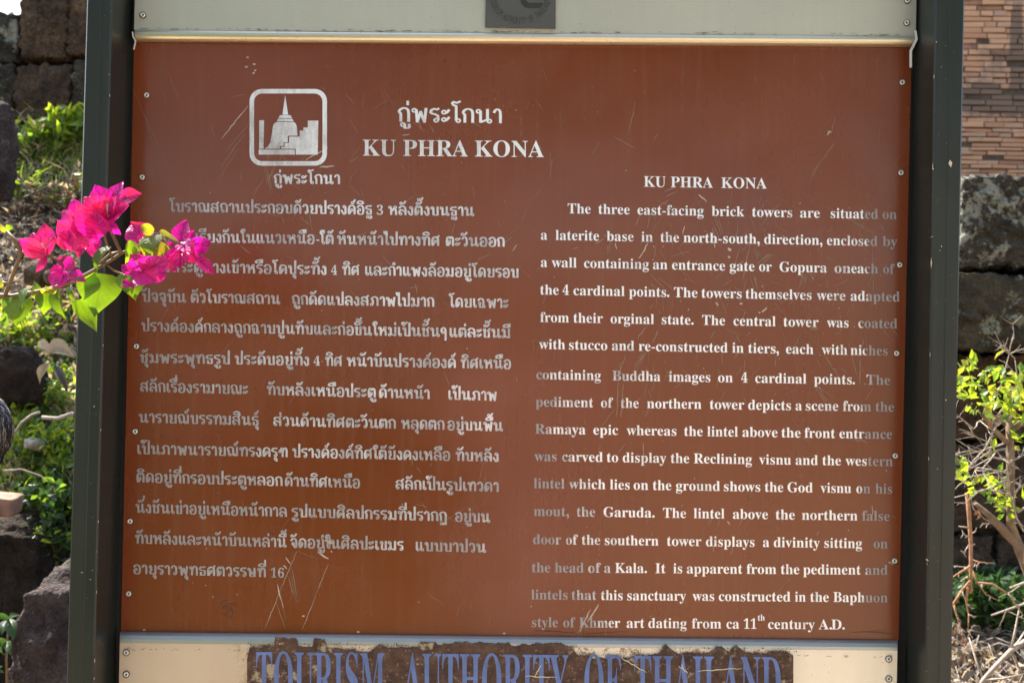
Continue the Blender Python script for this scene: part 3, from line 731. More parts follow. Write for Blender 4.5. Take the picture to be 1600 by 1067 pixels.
foot = MB()
fxl = lambda y: 187.5 - (y - 987) * 0.02
fxr = lambda y: 1402.5 - (y - 1000) * 0.02
rows([(986, 999.5, -0.001), (988, 1001.5, -0.006), (992, 1005, -0.0105), (998, 1011, -0.013), (1004, 1016, -0.0135)], fxl, fxr, lambda j: 2, foot)
rows([(1004, 1016, -0.0135), (1330, 1330, -0.0135)], fxl, fxr, lambda j: 0, foot, 40, 0.002)
for k in range(120):
    x = rnd.uniform(195, 1395); y = 1013 + (x - 190) * 0.0105 + rnd.gauss(0, 1.0)
    if 380 < x < 1240: continue
    ribbon(foot, wob((x, y), (x + rnd.uniform(1, 7), y + rnd.uniform(-0.7, 0.7)), 3, 0.5), rnd.uniform(0.4, 0.9), -0.0165 - k * 1e-6, 1)
footer = foot.build('footer_sheet', [M['foot'], M['flake'], M['edge']], sign)
for p in ((197, 1019), (197, 1053), (1389, 1029), (1389, 1060)): rivet(*p, -0.0152, footer)
EDGE = [(386, 1030), (390, 1012), (427, 1012), (430, 996), (463, 997), (466, 1011), (488, 1011), (490, 998), (507, 999), (510, 1011), (545, 1015), (575, 1020), (592, 1008), (605, 1012), (652, 1012), (656, 1003), (680, 1003), (684, 1009), (702, 1006), (708, 1003), (795, 1005), (800, 1010), (830, 1006), (875, 1004), (893, 1012), (900, 1022), (925, 1028), (960, 1030), (1000, 1025), (1015, 1024), (1030, 1020), (1040, 1007), (1055, 1020), (1090, 1022), (1110, 1020), (1120, 1010), (1140, 1018), (1150, 1008), (1165, 1020), (1190, 1022), (1205, 1018), (1230, 1018), (1238, 1024), (1241, 1034)]
ru = MB()
RY = -0.0172
top = []
for (a, b_) in zip(EDGE, EDGE[1:]):
    n = max(1, int(abs(b_[0] - a[0]) / 1.5))
    for i in range(n):
        t = i / n; x = a[0] + (b_[0] - a[0]) * t
        y = a[1] + (b_[1] - a[1]) * t + noise.noise((x * 0.45, 3, 0)) * 2.6 + noise.noise((x * 0.09, 8, 0)) * 3.0
        top.append((x, y))
n = len(top)
ru.add([at(x, y, RY) for x, y in top] + [at(x + .3, y - .8, RY + 0.0034) for x, y in top], [(i, i + 1, n + i + 1, n + i) for i in range(n - 1)])
ru.add([at(x, y, RY) for x, y in top] + [at(386 + (x - 386) * 1.0, 1250, RY) for x, y in top], [(n + i, n + i + 1, i + 1, i) for i in range(n - 1)])
for k in range(1100):                                            # flecks of rust round its upper edge
    x, y = rnd.choice(top); x += rnd.uniform(-8, 8); y += -abs(rnd.gauss(0, 5.5)) + 0.5
    if y < 992 + (x - 190) * 0.0105 + 8: continue
    r = rnd.uniform(0.3, 1.2) ** 1.3; a0 = rnd.uniform(0, 6)
    ru.add([at(x + r * math.cos(a0 + q) * rnd.uniform(.6, 1.2), y + r * math.sin(a0 + q) * rnd.uniform(.6, 1.2), RY - k * 1e-6) for q in (0, 1.3, 2.5, 3.8, 5)], [(4, 3, 2, 1, 0)])
for p, q in (((845, 1038), (835, 1058)), ((968, 1025), (1010, 1050)), ((1090, 1048), (1160, 1044)), ((820, 1056), (870, 1058)), ((1060, 1040), (1075, 1050)), ((1065, 1036), (1070, 1050))):
    ribbon(ru, wob(p, q, 9, 1.0), 1.6, RY - 0.0010, 1)
rust_o = ru.build('corroded_patch', [M['rust'], M['chip']], footer)
bt = MB()
for s, a, b_ in (('TOURISM', 400, 601), ('AUTHORITY', 630, 888), ('OF', 913, 970), ('THAILAND', 991, 1220)):
    put_word(bt, s, a, b_, line(1097, 400, 1105, 1220), 79, RY - 0.0006)
bt.build('blue_lettering', M['blue'], rust_o)
# --- posts
def post(name, o_top, i_top, o_bot, i_bot, groove):
    """front corners in pixels at y=0 and y=1067 on the plane Y=-.075, carried on to the ground and above the frame"""
    YF = -0.075
    def ends(pt, pb):
        a, b_ = at(pt, 0, YF), at(pb, 1067, YF)
        t = lambda z: a + (b_ - a) * ((a.z - z) / (a.z - b_.z))
        return t(0.0), t(2.45)
    o0, o1 = ends(o_top, o_bot); i0, i1 = ends(i_top, i_bot)
    m = MB(); D = 0.105; s = 1 if i0.x > o0.x else -1
    bev = 0.0025
    def ring(o, i, z):
        x0, x1 = o.x, i.x
        g = x0 + (x1 - x0) * groove
        pts = [(x0, YF + bev), (x0 + s * bev, YF)]
        pts += [(g - s * 0.0007, YF), (g - s * 0.0004, YF + 0.0005), (g + s * 0.0004, YF + 0.0012), (g + s * 0.0007, YF + 0.0012)]
        pts += [(x1 - s * bev, YF + 0.0012), (x1, YF + 0.0012 + bev), (x1, YF + D), (x0, YF + D)]
        return [(px, py, z) for px, py in pts]
    vs = ring(o0, i0, 0.0) + ring(o1, i1, 2.45); n = len(vs) // 2
    fs = [(k, (k + 1) % n, n + (k + 1) % n, n + k) if s > 0 else (n + k, n + (k + 1) % n, (k + 1) % n, k) for k in range(n)]
    for k, f_ in enumerate(fs): m.add(vs, [f_], 0)
    m.add(vs, [tuple(range(n))[::-1], tuple(range(n, 2 * n))], 0)
    return m
CH = {'L': [(176, 14, 3, 9), (206, 150, 2, 5), (164, 548, 2, 3), (147, 635, 2, 2), (188, 672, 1.5, 5), (190, 540, 1.5, 5), (180, 815, 1.5, 5), (176, 925, 1.5, 6), (173, 1032, 2, 8), (171, 1060, 1.5, 6), (128, 894, 5, 1), (141, 905, 2, 1.5), (183, 130, 1, 12)],
      'R': [(1431, 120, 2, 8), (1463, 66, 1.6, 3), (1429, 260, 2, 12), (1444, 267, 6, 2), (1458, 264, 2, 3), (1485, 256, 6, 12), (1426, 411, 3, 18), (1454, 446, 3, 30), (1422, 554, 1.6, 9), (1418, 716, 1.8, 6), (1420, 874, 6, 4), (1416, 880, 2, 3), (1478, 625, 2, 3), (1471, 385, 1.5, 3), (1430, 370, 8, 1.2)]}
for key, args in (('L', (135, 174.5, 103, 146, 0.58)), ('R', (1508, 1462, 1487, 1447, 0.5))):
    m = post('post', *args)
    k0 = 0
    for (x, y, ww, hh) in CH[key]:                              # chips of missing paint
        inner = (x > args[1] - (y / 1067) * 29 + 1) if key == 'L' else (x < args[1] - (y / 1067) * 15 - 1)
        k0 += 1
        if inner:
            e = at(args[1] - y / 1067 * (28.5 if key == 'L' else 15), y, -0.075).x
            # the chip sits on the inner cheek: find the depth where that cheek crosses this pixel
            lo, hi = -0.074, 0.03
            for _ in range(30):
                mid = (lo + hi) / 2
                d = at(x, y, mid).x - e
                if (d < 0) == (key == 'L'): lo = mid
                else: hi = mid
                if key == 'R': pass
            Yc = (lo + hi) / 2; p = at(x, y, Yc); off = 0.0005 if key == 'L' else -0.0005
            h = hh / FPX * 1.5; dw = ww / FPX * 1.5 * 2.2
            m.add([(e + off, p.y - dw / 2, p.z), (e + off, p.y, p.z + h / 2), (e + off, p.y + dw / 2, p.z + h * .1), (e + off, p.y, p.z - h / 2)], [(0, 1, 2, 3)], 2)
        else:
            pts = [(x - ww / 2, y), (x - ww * .1, y - hh / 2), (x + ww / 2, y - hh * .1), (x + ww * .15, y + hh / 2)]
            m.add([at(a, b_, -0.0755) for a, b_ in pts], [(0, 1, 2, 3)], 2)
    m.build('post', [M['post'], M['groove'], M['chip']], sign)
bk = MB()
a, b_ = at(205, -150, 0), at(1402, 1300, 0)
bk.box((a.x - 0.006, 0.0042, 0.55), (b_.x + 0.018, 0.022, 2.36))  # back of the sign, added to block the sun
bk.build('added_back_plate', M['groove'], sign)

# ------------------------------------------------------------------ ground
def interp(tab, v):
    if v <= tab[0][0]: return tab[0][1]
    for (a, za), (b_, zb) in zip(tab, tab[1:]):
        if v <= b_: return za + (zb - za) * (v - a) / (b_ - a)
    return tab[-1][1]
TL = [(0.5, 0), (1.9, 0.12), (2.02, 0.3), (2.2, 0.84), (3.2, 1.48), (3.9, 2.0), (4.6, 2.72), (5, 2.75)]
TR = [(0.5, 0), (1.2, 0.08), (2.0, 0.28), (2.7, 0.4), (3.0, 0.45), (3.3, 1.9), (5, 2.3), (8, 2.5)]
def ground_z(x, y, rough=True):
    t = min(1, max(0, (x + 0.9) / 1.6)); t = t * t * (3 - 2 * t)
    z = interp(TL, y) * (1 - t) + interp(TR, y) * t
    if rough and y > 0.3:
        k = min(1, (y - 0.3) / 0.8)
        z += k * (noise.noise((x * 2.3, y * 2.3, 4)) * 0.05 + noise.noise((x * 7, y * 7, 9)) * 0.025)
    elif rough:
        z += noise.noise((x * 0.8, y * 0.8, 2)) * 0.012
    return z
def axis(fine0, fine1, step, far):
    a = []; v = fine0
    while v <= fine1: a.append(v); v += step
    g = step; v = fine1
    while v < far: g *= 1.35; v += g; a.append(v)
    g = step; v = fine0
    while v > -far: g *= 1.35; v -= g; a.insert(0, v)
    return a
gx, gy = axis(-3.4, 3.2, 0.055, 260), axis(0.3, 5.2, 0.055, 260)
gm = MB()
gm.add([(x, y, ground_z(x, y)) for y in gy for x in gx], [(j * len(gx) + i, j * len(gx) + i + 1, (j + 1) * len(gx) + i + 1, (j + 1) * len(gx) + i) for j in range(len(gy) - 1) for i in range(len(gx) - 1)], 0, True)
b = NB('bare_earth', 0.95, 0, 0.2)
n1, n2, n3 = b.noise(0.9, 5), b.noise(12, 6, 0.65), b.noise(70, 4, 0.7)
x_, y_, z_ = b.xyz()
pale = b.ramp(n2, [(0.3, (0.34, 0.25, 0.17)), (0.7, (0.54, 0.43, 0.31))])
soil = b.ramp(n2, [(0.35, (0.035, 0.022, 0.015)), (0.68, (0.12, 0.078, 0.05))])
c = b.mix(b.ramp(b.math('MULTIPLY', b.math('ADD', y_, b.math('MULTIPLY', n1, 0.8)), 0.5), [(0.35, 0.0), (0.7, 1.0)]), pale, soil)
added_turf = b.ramp(n3, [(0.3, (0.03, 0.05, 0.012)), (0.7, (0.07, 0.10, 0.03))])  # unseen turf added behind the viewer to darken the board's reflection
edge = b.math('ADD', b.math('MULTIPLY', x_, -0.35), b.math('MULTIPLY', b.noise(0.9, 3), 1.0))
gmask = b.math('MULTIPLY', b.ramp(edge, [(0.55, 0.0), (0.62, 1.0)]), b.ramp(b.math('MULTIPLY', y_, -0.25), [(0.45, 0.0), (0.6, 1.0)]))
c = b.mix(b.ramp(n3, [(0.6, 0.0), (0.75, 0.6)]), c, (0.30, 0.24, 0.17))
c = b.mix(gmask, c, added_turf)
b.set('Base Color', c); b.bump(b.math('ADD', n2, b.math('MULTIPLY', n3, 0.5)), 0.9, 0.03)
ground = gm.build('ground', b.m)
tag(ground, kind='structure')

# ------------------------------------------------------------------ stone
def rock_mb(m, c, size, seed, n=9, round_=0.35, disp=0.10, freq=1.6, fine=0.02, rot=(0, 0, 0), mi=0, ff=6.0):
    idx, vs, fs = {}, [], []
    rot_m = Matrix.Rotation(rot[2], 3, 'Z') @ Matrix.Rotation(rot[1], 3, 'Y') @ Matrix.Rotation(rot[0], 3, 'X')
    h = Vector(size) * 0.5; mn = min(size)
    def vid(p):
        k = tuple(round(q, 4) for q in p)
        if k in idx: return idx[k]
        q = Vector(p); sph = q.normalized() * 1.22
        q = (q * (1 - round_) + sph * round_) / (1 + 0.22 * round_)
        q = Vector((q.x * h.x, q.y * h.y, q.z * h.z))
        nn = Vector((p[0] / h.x, p[1] / h.y, p[2] / h.z)).normalized()
        o = Vector((seed * 3.7, seed * 1.3, seed * 7.1))
        q += nn * mn * (disp * noise.noise(q * freq / mn * 0.8 + o) + fine * noise.turbulence(q * ff / mn + o, 4, False))
        idx[k] = len(vs); vs.append(Vector(c) + rot_m @ q); return idx[k]
    for ax in range(3):
        for sgn in (-1, 1):
            for i in range(n):
                for j in range(n):
                    q = []
                    for di, dj in ((0, 0), (1, 0), (1, 1), (0, 1)):
                        p = [0, 0, 0]; p[ax] = sgn; p[(ax + 1) % 3] = -1 + 2 * (i + di) / n; p[(ax + 2) % 3] = -1 + 2 * (j + dj) / n
                        q.append(vid(p))
                    fs.append(q if sgn > 0 else q[::-1])
    m.add(vs, fs, mi, True)
M['latd'] = laterite('dark_laterite_with_lichen', (0.085, 0.072, 0.055), (0.035, 0.031, 0.026), (0.33, 0.33, 0.27), 0.075, 1.6)
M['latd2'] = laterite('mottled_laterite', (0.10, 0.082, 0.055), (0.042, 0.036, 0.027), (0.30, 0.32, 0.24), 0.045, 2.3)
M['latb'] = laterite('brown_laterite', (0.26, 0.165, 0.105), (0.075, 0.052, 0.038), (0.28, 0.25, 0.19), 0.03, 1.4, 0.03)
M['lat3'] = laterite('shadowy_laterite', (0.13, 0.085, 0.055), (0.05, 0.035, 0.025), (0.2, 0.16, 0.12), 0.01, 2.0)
M['soilf'] = laterite('shade_darkened_soil', (0.055, 0.038, 0.028), (0.025, 0.018, 0.014), (0.14, 0.10, 0.08), 0.0, 2.4)  # dark soil with the shade on the bank painted into its colour
M['rockg'] = laterite('grey_pitted_rock', (0.13, 0.10, 0.088), (0.05, 0.038, 0.034), (0.26, 0.22, 0.20), 0.02, 2.6, 0.03)
M['pales'] = mat_plain('pale_stone', (0.32, 0.29, 0.25), 0.9, 0, 0.3, 40)
M['redst'] = mat_plain('reddish_stone', (0.28, 0.15, 0.10), 0.95, 0, 0.45, 26)

def block_px(parent, r, Y, depth, seed, mat, disp=0.05, n=30, round_=0.13, rot=0.0, name='stone_block'):
    a, c = at(r[0], r[1], Y), at(r[2], r[3], Y)
    m = MB()
    rock_mb(m, ((a.x + c.x) / 2, Y + depth / 2, (a.z + c.z) / 2), (abs(c.x - a.x), depth, abs(a.z - c.z)), seed, n, round_, disp, 1.5, 0.075, (0, rot, 0), ff=9)
    return m.build(name, M[mat], parent)
lw = thing('laterite_wall', 'weathered brown and black laterite block wall at the top of the weedy bank', 'wall', (0, 0, 0))
k = 0
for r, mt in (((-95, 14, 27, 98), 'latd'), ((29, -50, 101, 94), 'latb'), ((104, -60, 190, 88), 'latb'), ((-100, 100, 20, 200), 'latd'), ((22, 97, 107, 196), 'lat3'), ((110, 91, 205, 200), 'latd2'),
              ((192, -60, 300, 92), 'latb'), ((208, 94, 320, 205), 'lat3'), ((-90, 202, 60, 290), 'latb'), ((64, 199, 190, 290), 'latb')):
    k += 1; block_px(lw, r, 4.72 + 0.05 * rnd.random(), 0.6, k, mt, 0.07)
rw = thing('laterite_wall', 'lichen spotted grey laterite block wall in front of the brick tower', 'wall', (0, 0, 0))
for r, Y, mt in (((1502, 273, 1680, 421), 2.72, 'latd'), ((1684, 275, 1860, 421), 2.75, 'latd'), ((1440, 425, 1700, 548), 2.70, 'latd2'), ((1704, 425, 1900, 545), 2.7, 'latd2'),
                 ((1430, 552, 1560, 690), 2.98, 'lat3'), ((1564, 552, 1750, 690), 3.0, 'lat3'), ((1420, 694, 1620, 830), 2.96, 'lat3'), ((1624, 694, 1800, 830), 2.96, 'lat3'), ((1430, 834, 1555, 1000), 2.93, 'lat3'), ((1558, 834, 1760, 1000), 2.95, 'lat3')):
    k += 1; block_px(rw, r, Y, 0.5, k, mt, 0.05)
def stone(name, label, cat, c, size, seed, mat, **kw):
    m = MB(); rock_mb(m, (0, 0, 0), size, seed, **kw)
    o = m.build(name, M[mat]); o.location = c
    return tag(o, label, cat)
def px_stone(name, label, cat, r, Y, depth, seed, mat, **kw):
    a, c = at(r[0], r[1], Y), at(r[2], r[3], Y)
    return stone(name, label, cat, ((a.x + c.x) / 2, Y + depth / 2, (a.z + c.z) / 2), (abs(c.x - a.x), depth, abs(a.z - c.z)), seed, mat, **kw)
px_stone('boulder', 'pitted grey laterite boulder beside the foot of the left post', 'rock', (-12, 880, 240, 1420), 1.15, 0.6, 31, 'rockg', n=34, round_=0.5, disp=0.16, fine=0.06, ff=7)
px_stone('boulder', 'rough upright grey rock at the left edge above the flowers', 'rock', (-130, 144, 3, 318), 2.95, 0.22, 34, 'rockg', n=26, round_=0.5, disp=0.12, fine=0.07, ff=7)
px_stone('rock', 'mossy rock, painted shade-dark, on the bank under dry leaves', 'rock', (-60, 534, 34, 640), 2.35, 0.25, 37, 'soilf', n=16, round_=0.6, disp=0.2, fine=0.08)
px_stone('rock', 'reddish broken stone block lying on the dark bank edge', 'rock', (-60, 776, 10, 806), 1.82, 0.14, 39, 'redst', n=10, round_=0.12, disp=0.06, fine=0.03, rot=(0, 0.12, 0.2))
px_stone('rock', 'round brown stone on the bank below the left flowers', 'rock', (28, 402, 66, 448), 3.2, 0.2, 41, 'latb', n=10, round_=0.8, disp=0.12)
px_stone('rock', 'smaller brown stone right of the round stone on the bank', 'rock', (64, 420, 96, 448), 3.15, 0.16, 43, 'latb', n=10, round_=0.7, disp=0.14)
px_stone('rock', 'pale broken stone among green weeds on the bank', 'rock', (33, 686, 60, 702), 2.2, 0.08, 44, 'pales', n=12, round_=0.5, disp=0.3, fine=0.08, rot=(0, 0.25, 0))
px_stone('rock', 'soil covered rock face, painted shade-dark, behind the pitted boulder', 'rock', (-70, 818, 62, 1120), 1.95, 0.3, 46, 'soilf', n=22, round_=0.35, disp=0.16, fine=0.07)

# ------------------------------------------------------------------ brick tower
tw = thing('brick_tower', 'old tower of thin orange bricks with dark grey stains, behind the right wall', 'tower', (0, 0, 0))
b = NB('old_brick', 0.92, 0, 0.2)
tone = b.attr('tone')
c = b.ramp(tone, [(0.0, (0.34, 0.175, 0.11)), (0.35, (0.54, 0.295, 0.175)), (0.75, (0.62, 0.365, 0.22)), (1.0, (0.46, 0.30, 0.21))])
x_, y_, z_ = b.xyz()
stn = b.math('ADD', b.noise(1.3, 4, 0.6, stretch=(1, 1, 0.9)), b.math('MULTIPLY', b.noise(11, 4, 0.6), 0.3))
band = b.ramp(b.math('ABSOLUTE', b.math('SUBTRACT', z_, 4.22)), [(0.08, 0.26), (0.27, 0.0)])
band2 = b.ramp(b.math('ADD', b.math('ABSOLUTE', b.math('SUBTRACT', x_, 5.41)), b.ramp(z_, [(0.0, 0.0), (0.001, 0.0)])), [(0.05, 0.26), (0.09, 0.0)])
up_ = b.ramp(b.math('SUBTRACT', z_, 3.8), [(0.5, 0.0), (0.6, 1.0)])
f = b.math('ADD', b.math('ADD', stn, band), b.math('MULTIPLY', band2, up_))
f = b.math('ADD', f, b.math('MULTIPLY', tone, -0.10))
c = b.mix(b.ramp(f, [(0.70, 0.0), (0.84, 0.85)]), c, (0.15, 0.115, 0.092))
b.set('Base Color', c); b.bump(b.noise(25, 5), 0.5, 0.01)
M['brick'] = b.m
M['mortar'] = mat_plain('dark_joint', (0.10, 0.07, 0.05), 0.95, 0, 0.3, 20)
bm_ = MB(); tones = []
TY = 9.4
x0, x1 = 3.2, 8.6
z = 2.4; row = 0
while z < 6.6:
    hgt = (0.059 if z > 3.9 else 0.048) + rnd.uniform(-0.006, 0.008)
    x = x0 - rnd.uniform(0, 0.2)
    while x < x1:
        wd = rnd.choice((0.15, 0.22, 0.28, 0.31, 0.24)) + rnd.uniform(-0.02, 0.02)
        dy = rnd.uniform(-0.012, 0.012) + (rnd.uniform(0.01, 0.04) if rnd.random() < 0.08 else 0)
        g = 0.0045
        e = lambda: rnd.uniform(-0.004, 0.004)
        X0, X1, Z0, Z1, Y0 = x + g, x + wd - g, z + g, z + hgt - g, TY + dy
        vs = [(X0 + e(), Y0 + .006, Z0 + e()), (X1 + e(), Y0 + .006, Z0 + e()), (X1 + e(), Y0 + .006, Z1 + e()), (X0 + e(), Y0 + .006, Z1 + e())]
        ins = 0.005
        vs += [(p[0] + (ins if i in (0, 3) else -ins), Y0, p[2] + (ins if i < 2 else -ins)) for i, p in enumerate(vs)]
        vs += [(p[0], TY + 0.07, p[2]) for p in vs[:4]]
        bm_.add(vs, [(4, 5, 6, 7), (0, 1, 5, 4), (1, 2, 6, 5), (2, 3, 7, 6), (3, 0, 4, 7), (8, 9, 1, 0), (9, 10, 2, 1), (10, 11, 3, 2), (11, 8, 0, 3)])
        tones += [rnd.random()] * 9
        x += wd
    z += hgt; row += 1
bo = bm_.build('brick_facing', M['brick'], tw)
at_ = bo.data.attributes.new('tone', 'FLOAT', 'FACE'); at_.data.foreach_set('value', tones)
cm = MB(); cm.box((x0 + .02, TY + 0.022, 0.5), (x1 - .02, TY + 4.5, 6.6)); cm.box((x0 + 0.5, TY + 0.6, 6.6), (x1 - 0.5, TY + 4.0, 8.2)); cm.build('tower_core', M['mortar'], tw)

# ------------------------------------------------------------------ leaves
PROF = {'heart': [(0, .42), (.08, .8), (.2, 1), (.36, .98), (.52, .8), (.68, .53), (.82, .27), (.92, .1), (1, 0)],
        'bract': [(0, .16), (.12, .55), (.26, .86), (.42, 1), (.58, .94), (.72, .7), (.85, .36), (.94, .13), (1, 0)],
        'oval': [(0, .05), (.12, .5), (.28, .88), (.45, 1), (.62, .9), (.78, .6), (.9, .27), (1, 0)]}
def leaf(m, base, tip, width, nrm, prof='oval', fold=0.25, curl=0.1, mi=0, wave=0.0, seed=0.0):
    base, tip = Vector(base), Vector(tip); ax = tip - base; L = ax.length
    t = ax.normalized(); nrm = Vector(nrm); nrm = (nrm - t * nrm.dot(t)).normalized(); sd_ = t.cross(nrm)
    P = PROF[prof]; vs, fs = [], []; W = (-1, -0.55, 0, 0.55, 1)
    for tt, ww in P:
        cpos = base + ax * tt + nrm * (curl * L * math.sin(math.pi * tt))
        for q in W:
            h = abs(q) * ww * width * 0.5
            p = cpos + sd_ * (q * ww * width * 0.5) + nrm * (fold * h * 1.0 + wave * L * 0.12 * noise.noise((q * 1.6 + seed, tt * 3.1, seed * 2.3)))
            vs.append(p)
    n = len(P); o_ = len(m.v)
    for i in range(n):
        for j in range(5): m.uv[o_ + i * 5 + j] = (W[j], P[i][0])
    for i in range(n - 1):
        for j in range(4): fs.append((i * 5 + j, i * 5 + j + 1, (i + 1) * 5 + j + 1, (i + 1) * 5 + j))
    m.add(vs, fs, mi, True)
def qleaf(m, base, d, L, wd, nrm, mi=0):
    """small leaf: six vertices folded along its rib"""
    d = Vector(d).normalized(); nrm = Vector(nrm); s_ = d.cross(nrm)
    if s_.length < 1e-3: s_ = d.cross(Vector((0.3, 0.5, 0.8)))
    s_.normalize(); nn = s_.cross(d)
    b0 = Vector(base); tip = b0 + d * L - nn * L * 0.12; m1 = b0 + d * L * 0.45
    l = m1 + s_ * wd * .5 + nn * wd * .16; r = m1 - s_ * wd * .5 + nn * wd * .16
    m.add([b0, r, m1, l, tip], [(0, 1, 2), (0, 2, 3), (1, 4, 2), (2, 4, 3)], mi, False)
def rdir(zup=0.0):
    v = Vector((rnd.gauss(0, 1), rnd.gauss(0, 1), rnd.gauss(0, 1) + zup)); return v.normalized()

b = NB('magenta_bract', 0.32)
nn_ = b.noise(70, 4); vein = veins(b, 6.0); pt = b.noise(24, 2)
b.set('Base Color', b.ramp(nn_, [(0.35, (0.52, 0.007, 0.27)), (0.7, (0.78, 0.07, 0.48))]))
b.bump(b.math('ADD', b.noise(90, 4), b.math('MULTIPLY', vein, -0.7)), 0.9, 0.003)
tc_ = b.mix(b.ramp(pt, [(0.42, 0.0), (0.58, 1.0)]), (0.95, 0.030, 0.09), (0.92, 0.006, 0.42))
tc_ = b.mix(b.math('MULTIPLY', vein, 0.75), tc_, (0.36, 0.002, 0.09))
tc_ = b.mix(b.ramp(b.noise(45, 3), [(0.5, 0.0), (0.68, 0.5)]), tc_, (0.50, 0.003, 0.13))
b.translucent(tc_, 0.5)
M['bract'] = b.m
M['bleaf'] = veined_leaf('bougainvillea_leaf', (0.035, 0.085, 0.022), (0.06, 0.13, 0.035), (0.42, 0.68, 0.006), 0.5)
M['byel'] = mat_leaf('young_yellow_leaf', (0.30, 0.30, 0.05), (0.42, 0.40, 0.08), (0.55, 0.55, 0.02), 0.5, 0.4)
M['bstem'] = mat_plain('brown_green_stem', (0.17, 0.105, 0.045), 0.6, 0, 0.35, 60)
M['btube'] = mat_plain('cream_flower_tube', (0.62, 0.45, 0.32), 0.5, 0, 0.3, 60)
M['weed1'] = mat_leaf('bright_weed_leaf', (0.07, 0.14, 0.025), (0.13, 0.22, 0.05), (0.30, 0.48, 0.03), 0.5, 0.33)
M['weed2'] = mat_leaf('deep_green_leaf', (0.025, 0.065, 0.02), (0.05, 0.10, 0.03), (0.08, 0.18, 0.02), 0.35, 0.4)
M['weed3'] = mat_leaf('yellow_green_leaf', (0.16, 0.24, 0.04), (0.26, 0.34, 0.06), (0.60, 0.74, 0.03), 0.55, 0.35)
M['dry1'] = mat_leaf('dry_brown_leaf', (0.14, 0.09, 0.055), (0.27, 0.19, 0.12), (0.22, 0.12, 0.05), 0.2, 0.7)
M['dry2'] = mat_leaf('pale_dry_leaf', (0.42, 0.33, 0.22), (0.66, 0.54, 0.37), (0.75, 0.54, 0.30), 0.45, 0.5)
M['dry3'] = mat_leaf('grey_litter_leaf', (0.11, 0.09, 0.075), (0.22, 0.19, 0.16), (0.12, 0.08, 0.05), 0.15, 0.75)
M['twig'] = mat_plain('pale_grey_twig', (0.34, 0.28, 0.23), 0.85, 0, 0.35, 60)
M['otwig'] = mat_plain('orange_brown_twig', (0.33, 0.17, 0.085), 0.8, 0, 0.35, 60)
M['bark'] = mat_plain('brown_bark', (0.20, 0.135, 0.085), 0.9, 0, 0.4, 40)

# ------------------------------------------------------------------ bougainvillea hanging in front of the left post
BY = -0.30
bg_ = thing('bougainvillea', 'flowering bougainvillea branch, magenta bracts and green leaves before the left post', 'flowering plant', (-1.5, -0.15, 0))
def P(x, y, dy=0.0): return at(x, y, BY + dy)
main = [(-60, 470), (0, 462), (20, 463), (60, 456), (88, 449), (116, 439), (142, 425), (170, 409), (190, 396), (225, 381), (252, 368), (288, 384)]
st = MB()
root = [Vector((-1.5, -0.15, 0.0)), Vector((-1.46, -0.17, 0.55)), Vector((-1.28, -0.2, 1.1))]
pts = root + [P(x, y, 0.01 * math.sin(i)) for i, (x, y) in enumerate(main)]
st.tube(pts, [0.013, 0.011, 0.008] + [0.0036 - 0.0002 * i for i in range(len(main))], 7)
for pl, r in (([(190, 396), (182, 380), (174, 362), (167, 345)], .0022), ([(176, 404), (168, 384), (164, 370), (160, 352)], .0016), ([(8, 462), (20, 430), (33, 397), (28, 380), (9, 361)], .0026), ([(33, 395), (55, 394)], .0018), ([(33, 398), (24, 390)], .0014),
              ([(72, 398), (82, 402), (94, 408), (98, 416)], .002), ([(94, 408), (102, 398)], .0016), ([(72, 399), (64, 408)], .0012), ([(165, 412), (180, 424), (190, 428), (205, 427)], .0014), ([(252, 368), (262, 384), (280, 395)], .0014), ([(150, 420), (160, 408), (172, 397), (187, 394)], .0018), ([(0, 393), (-10, 398)], .0016), ([(0, 440), (16, 444)], .0016), ([(48, 452), (52, 448)], .001), ([(160, 352), (150, 372), (143, 371)], .001)):
    st.tube([P(x, y, 0.004) for x, y in pl], r, 5)
st.build('stem', M['bstem'], bg_)
fseed = [0]
def flower(bracts, name='flower', tube=None):
    m = MB()
    for bx, by, tx, ty, wpx, d0, d1, tl in bracts:
        fseed[0] += 1
        base, tip = P(bx, by, d0), P(tx, ty, d1)
        side = (tip - base).cross(fwd).normalized()
        nrm = -fwd * math.cos(R(tl)) + side * math.sin(R(tl))
        leaf(m, base, base + (tip - base) * 1.06, 1.16 * wpx / FPX * (BY - CAM.y), nrm, 'bract', rnd.uniform(0.15, 0.55), rnd.uniform(-0.05, 0.16), 0, 0.9, fseed[0] * 1.7)
    if tube:
        for (a, c) in tube: m.tube([P(*a, -0.004), P((a[0] + c[0]) / 2 + 1, (a[1] + c[1]) / 2, -0.008), P(*c, -0.010)], [0.0012, 0.0011, 0.0016], 6, 1)
    return m.build(name, [M['bract'], M['btube']], bg_)
flower([(178, 328, 192, 286, 34, .012, .02, 25), (170, 335, 150, 291, 38, .008, .012, -20), (168, 345, 200, 322, 46, -.004, -.016, 30), (164, 345, 132, 310, 40, -.002, -.012, -25), (190, 314, 221, 304, 25, .004, 0, 15), (166, 347, 165, 302, 32, 0, -.004, 5), (170, 347, 186, 306, 30, -.002, -.008, 40)], tube=[((166, 343), (168, 318)), ((168, 343), (174, 322))])
flower([(156, 372, 121, 322, 44, -.004, -.02, -30), (162, 366, 150, 330, 42, -.01, -.022, 20), (150, 376, 118, 360, 30, -.004, -.012, 10), (128, 345, 114, 312, 20, .008, .014, -10), (126, 356, 99, 330, 27, .006, .01, 15)], tube=[((150, 366), (142, 350))])
flower([(116, 372, 91, 346, 30, 0, -.01, -20), (114, 392, 106, 356, 32, -.006, -.016, 10), (104, 390, 93, 364, 22, -.008, -.014, 45), (118, 390, 126, 360, 24, -.004, -.01, -40)], tube=[((112, 386), (110, 370))])
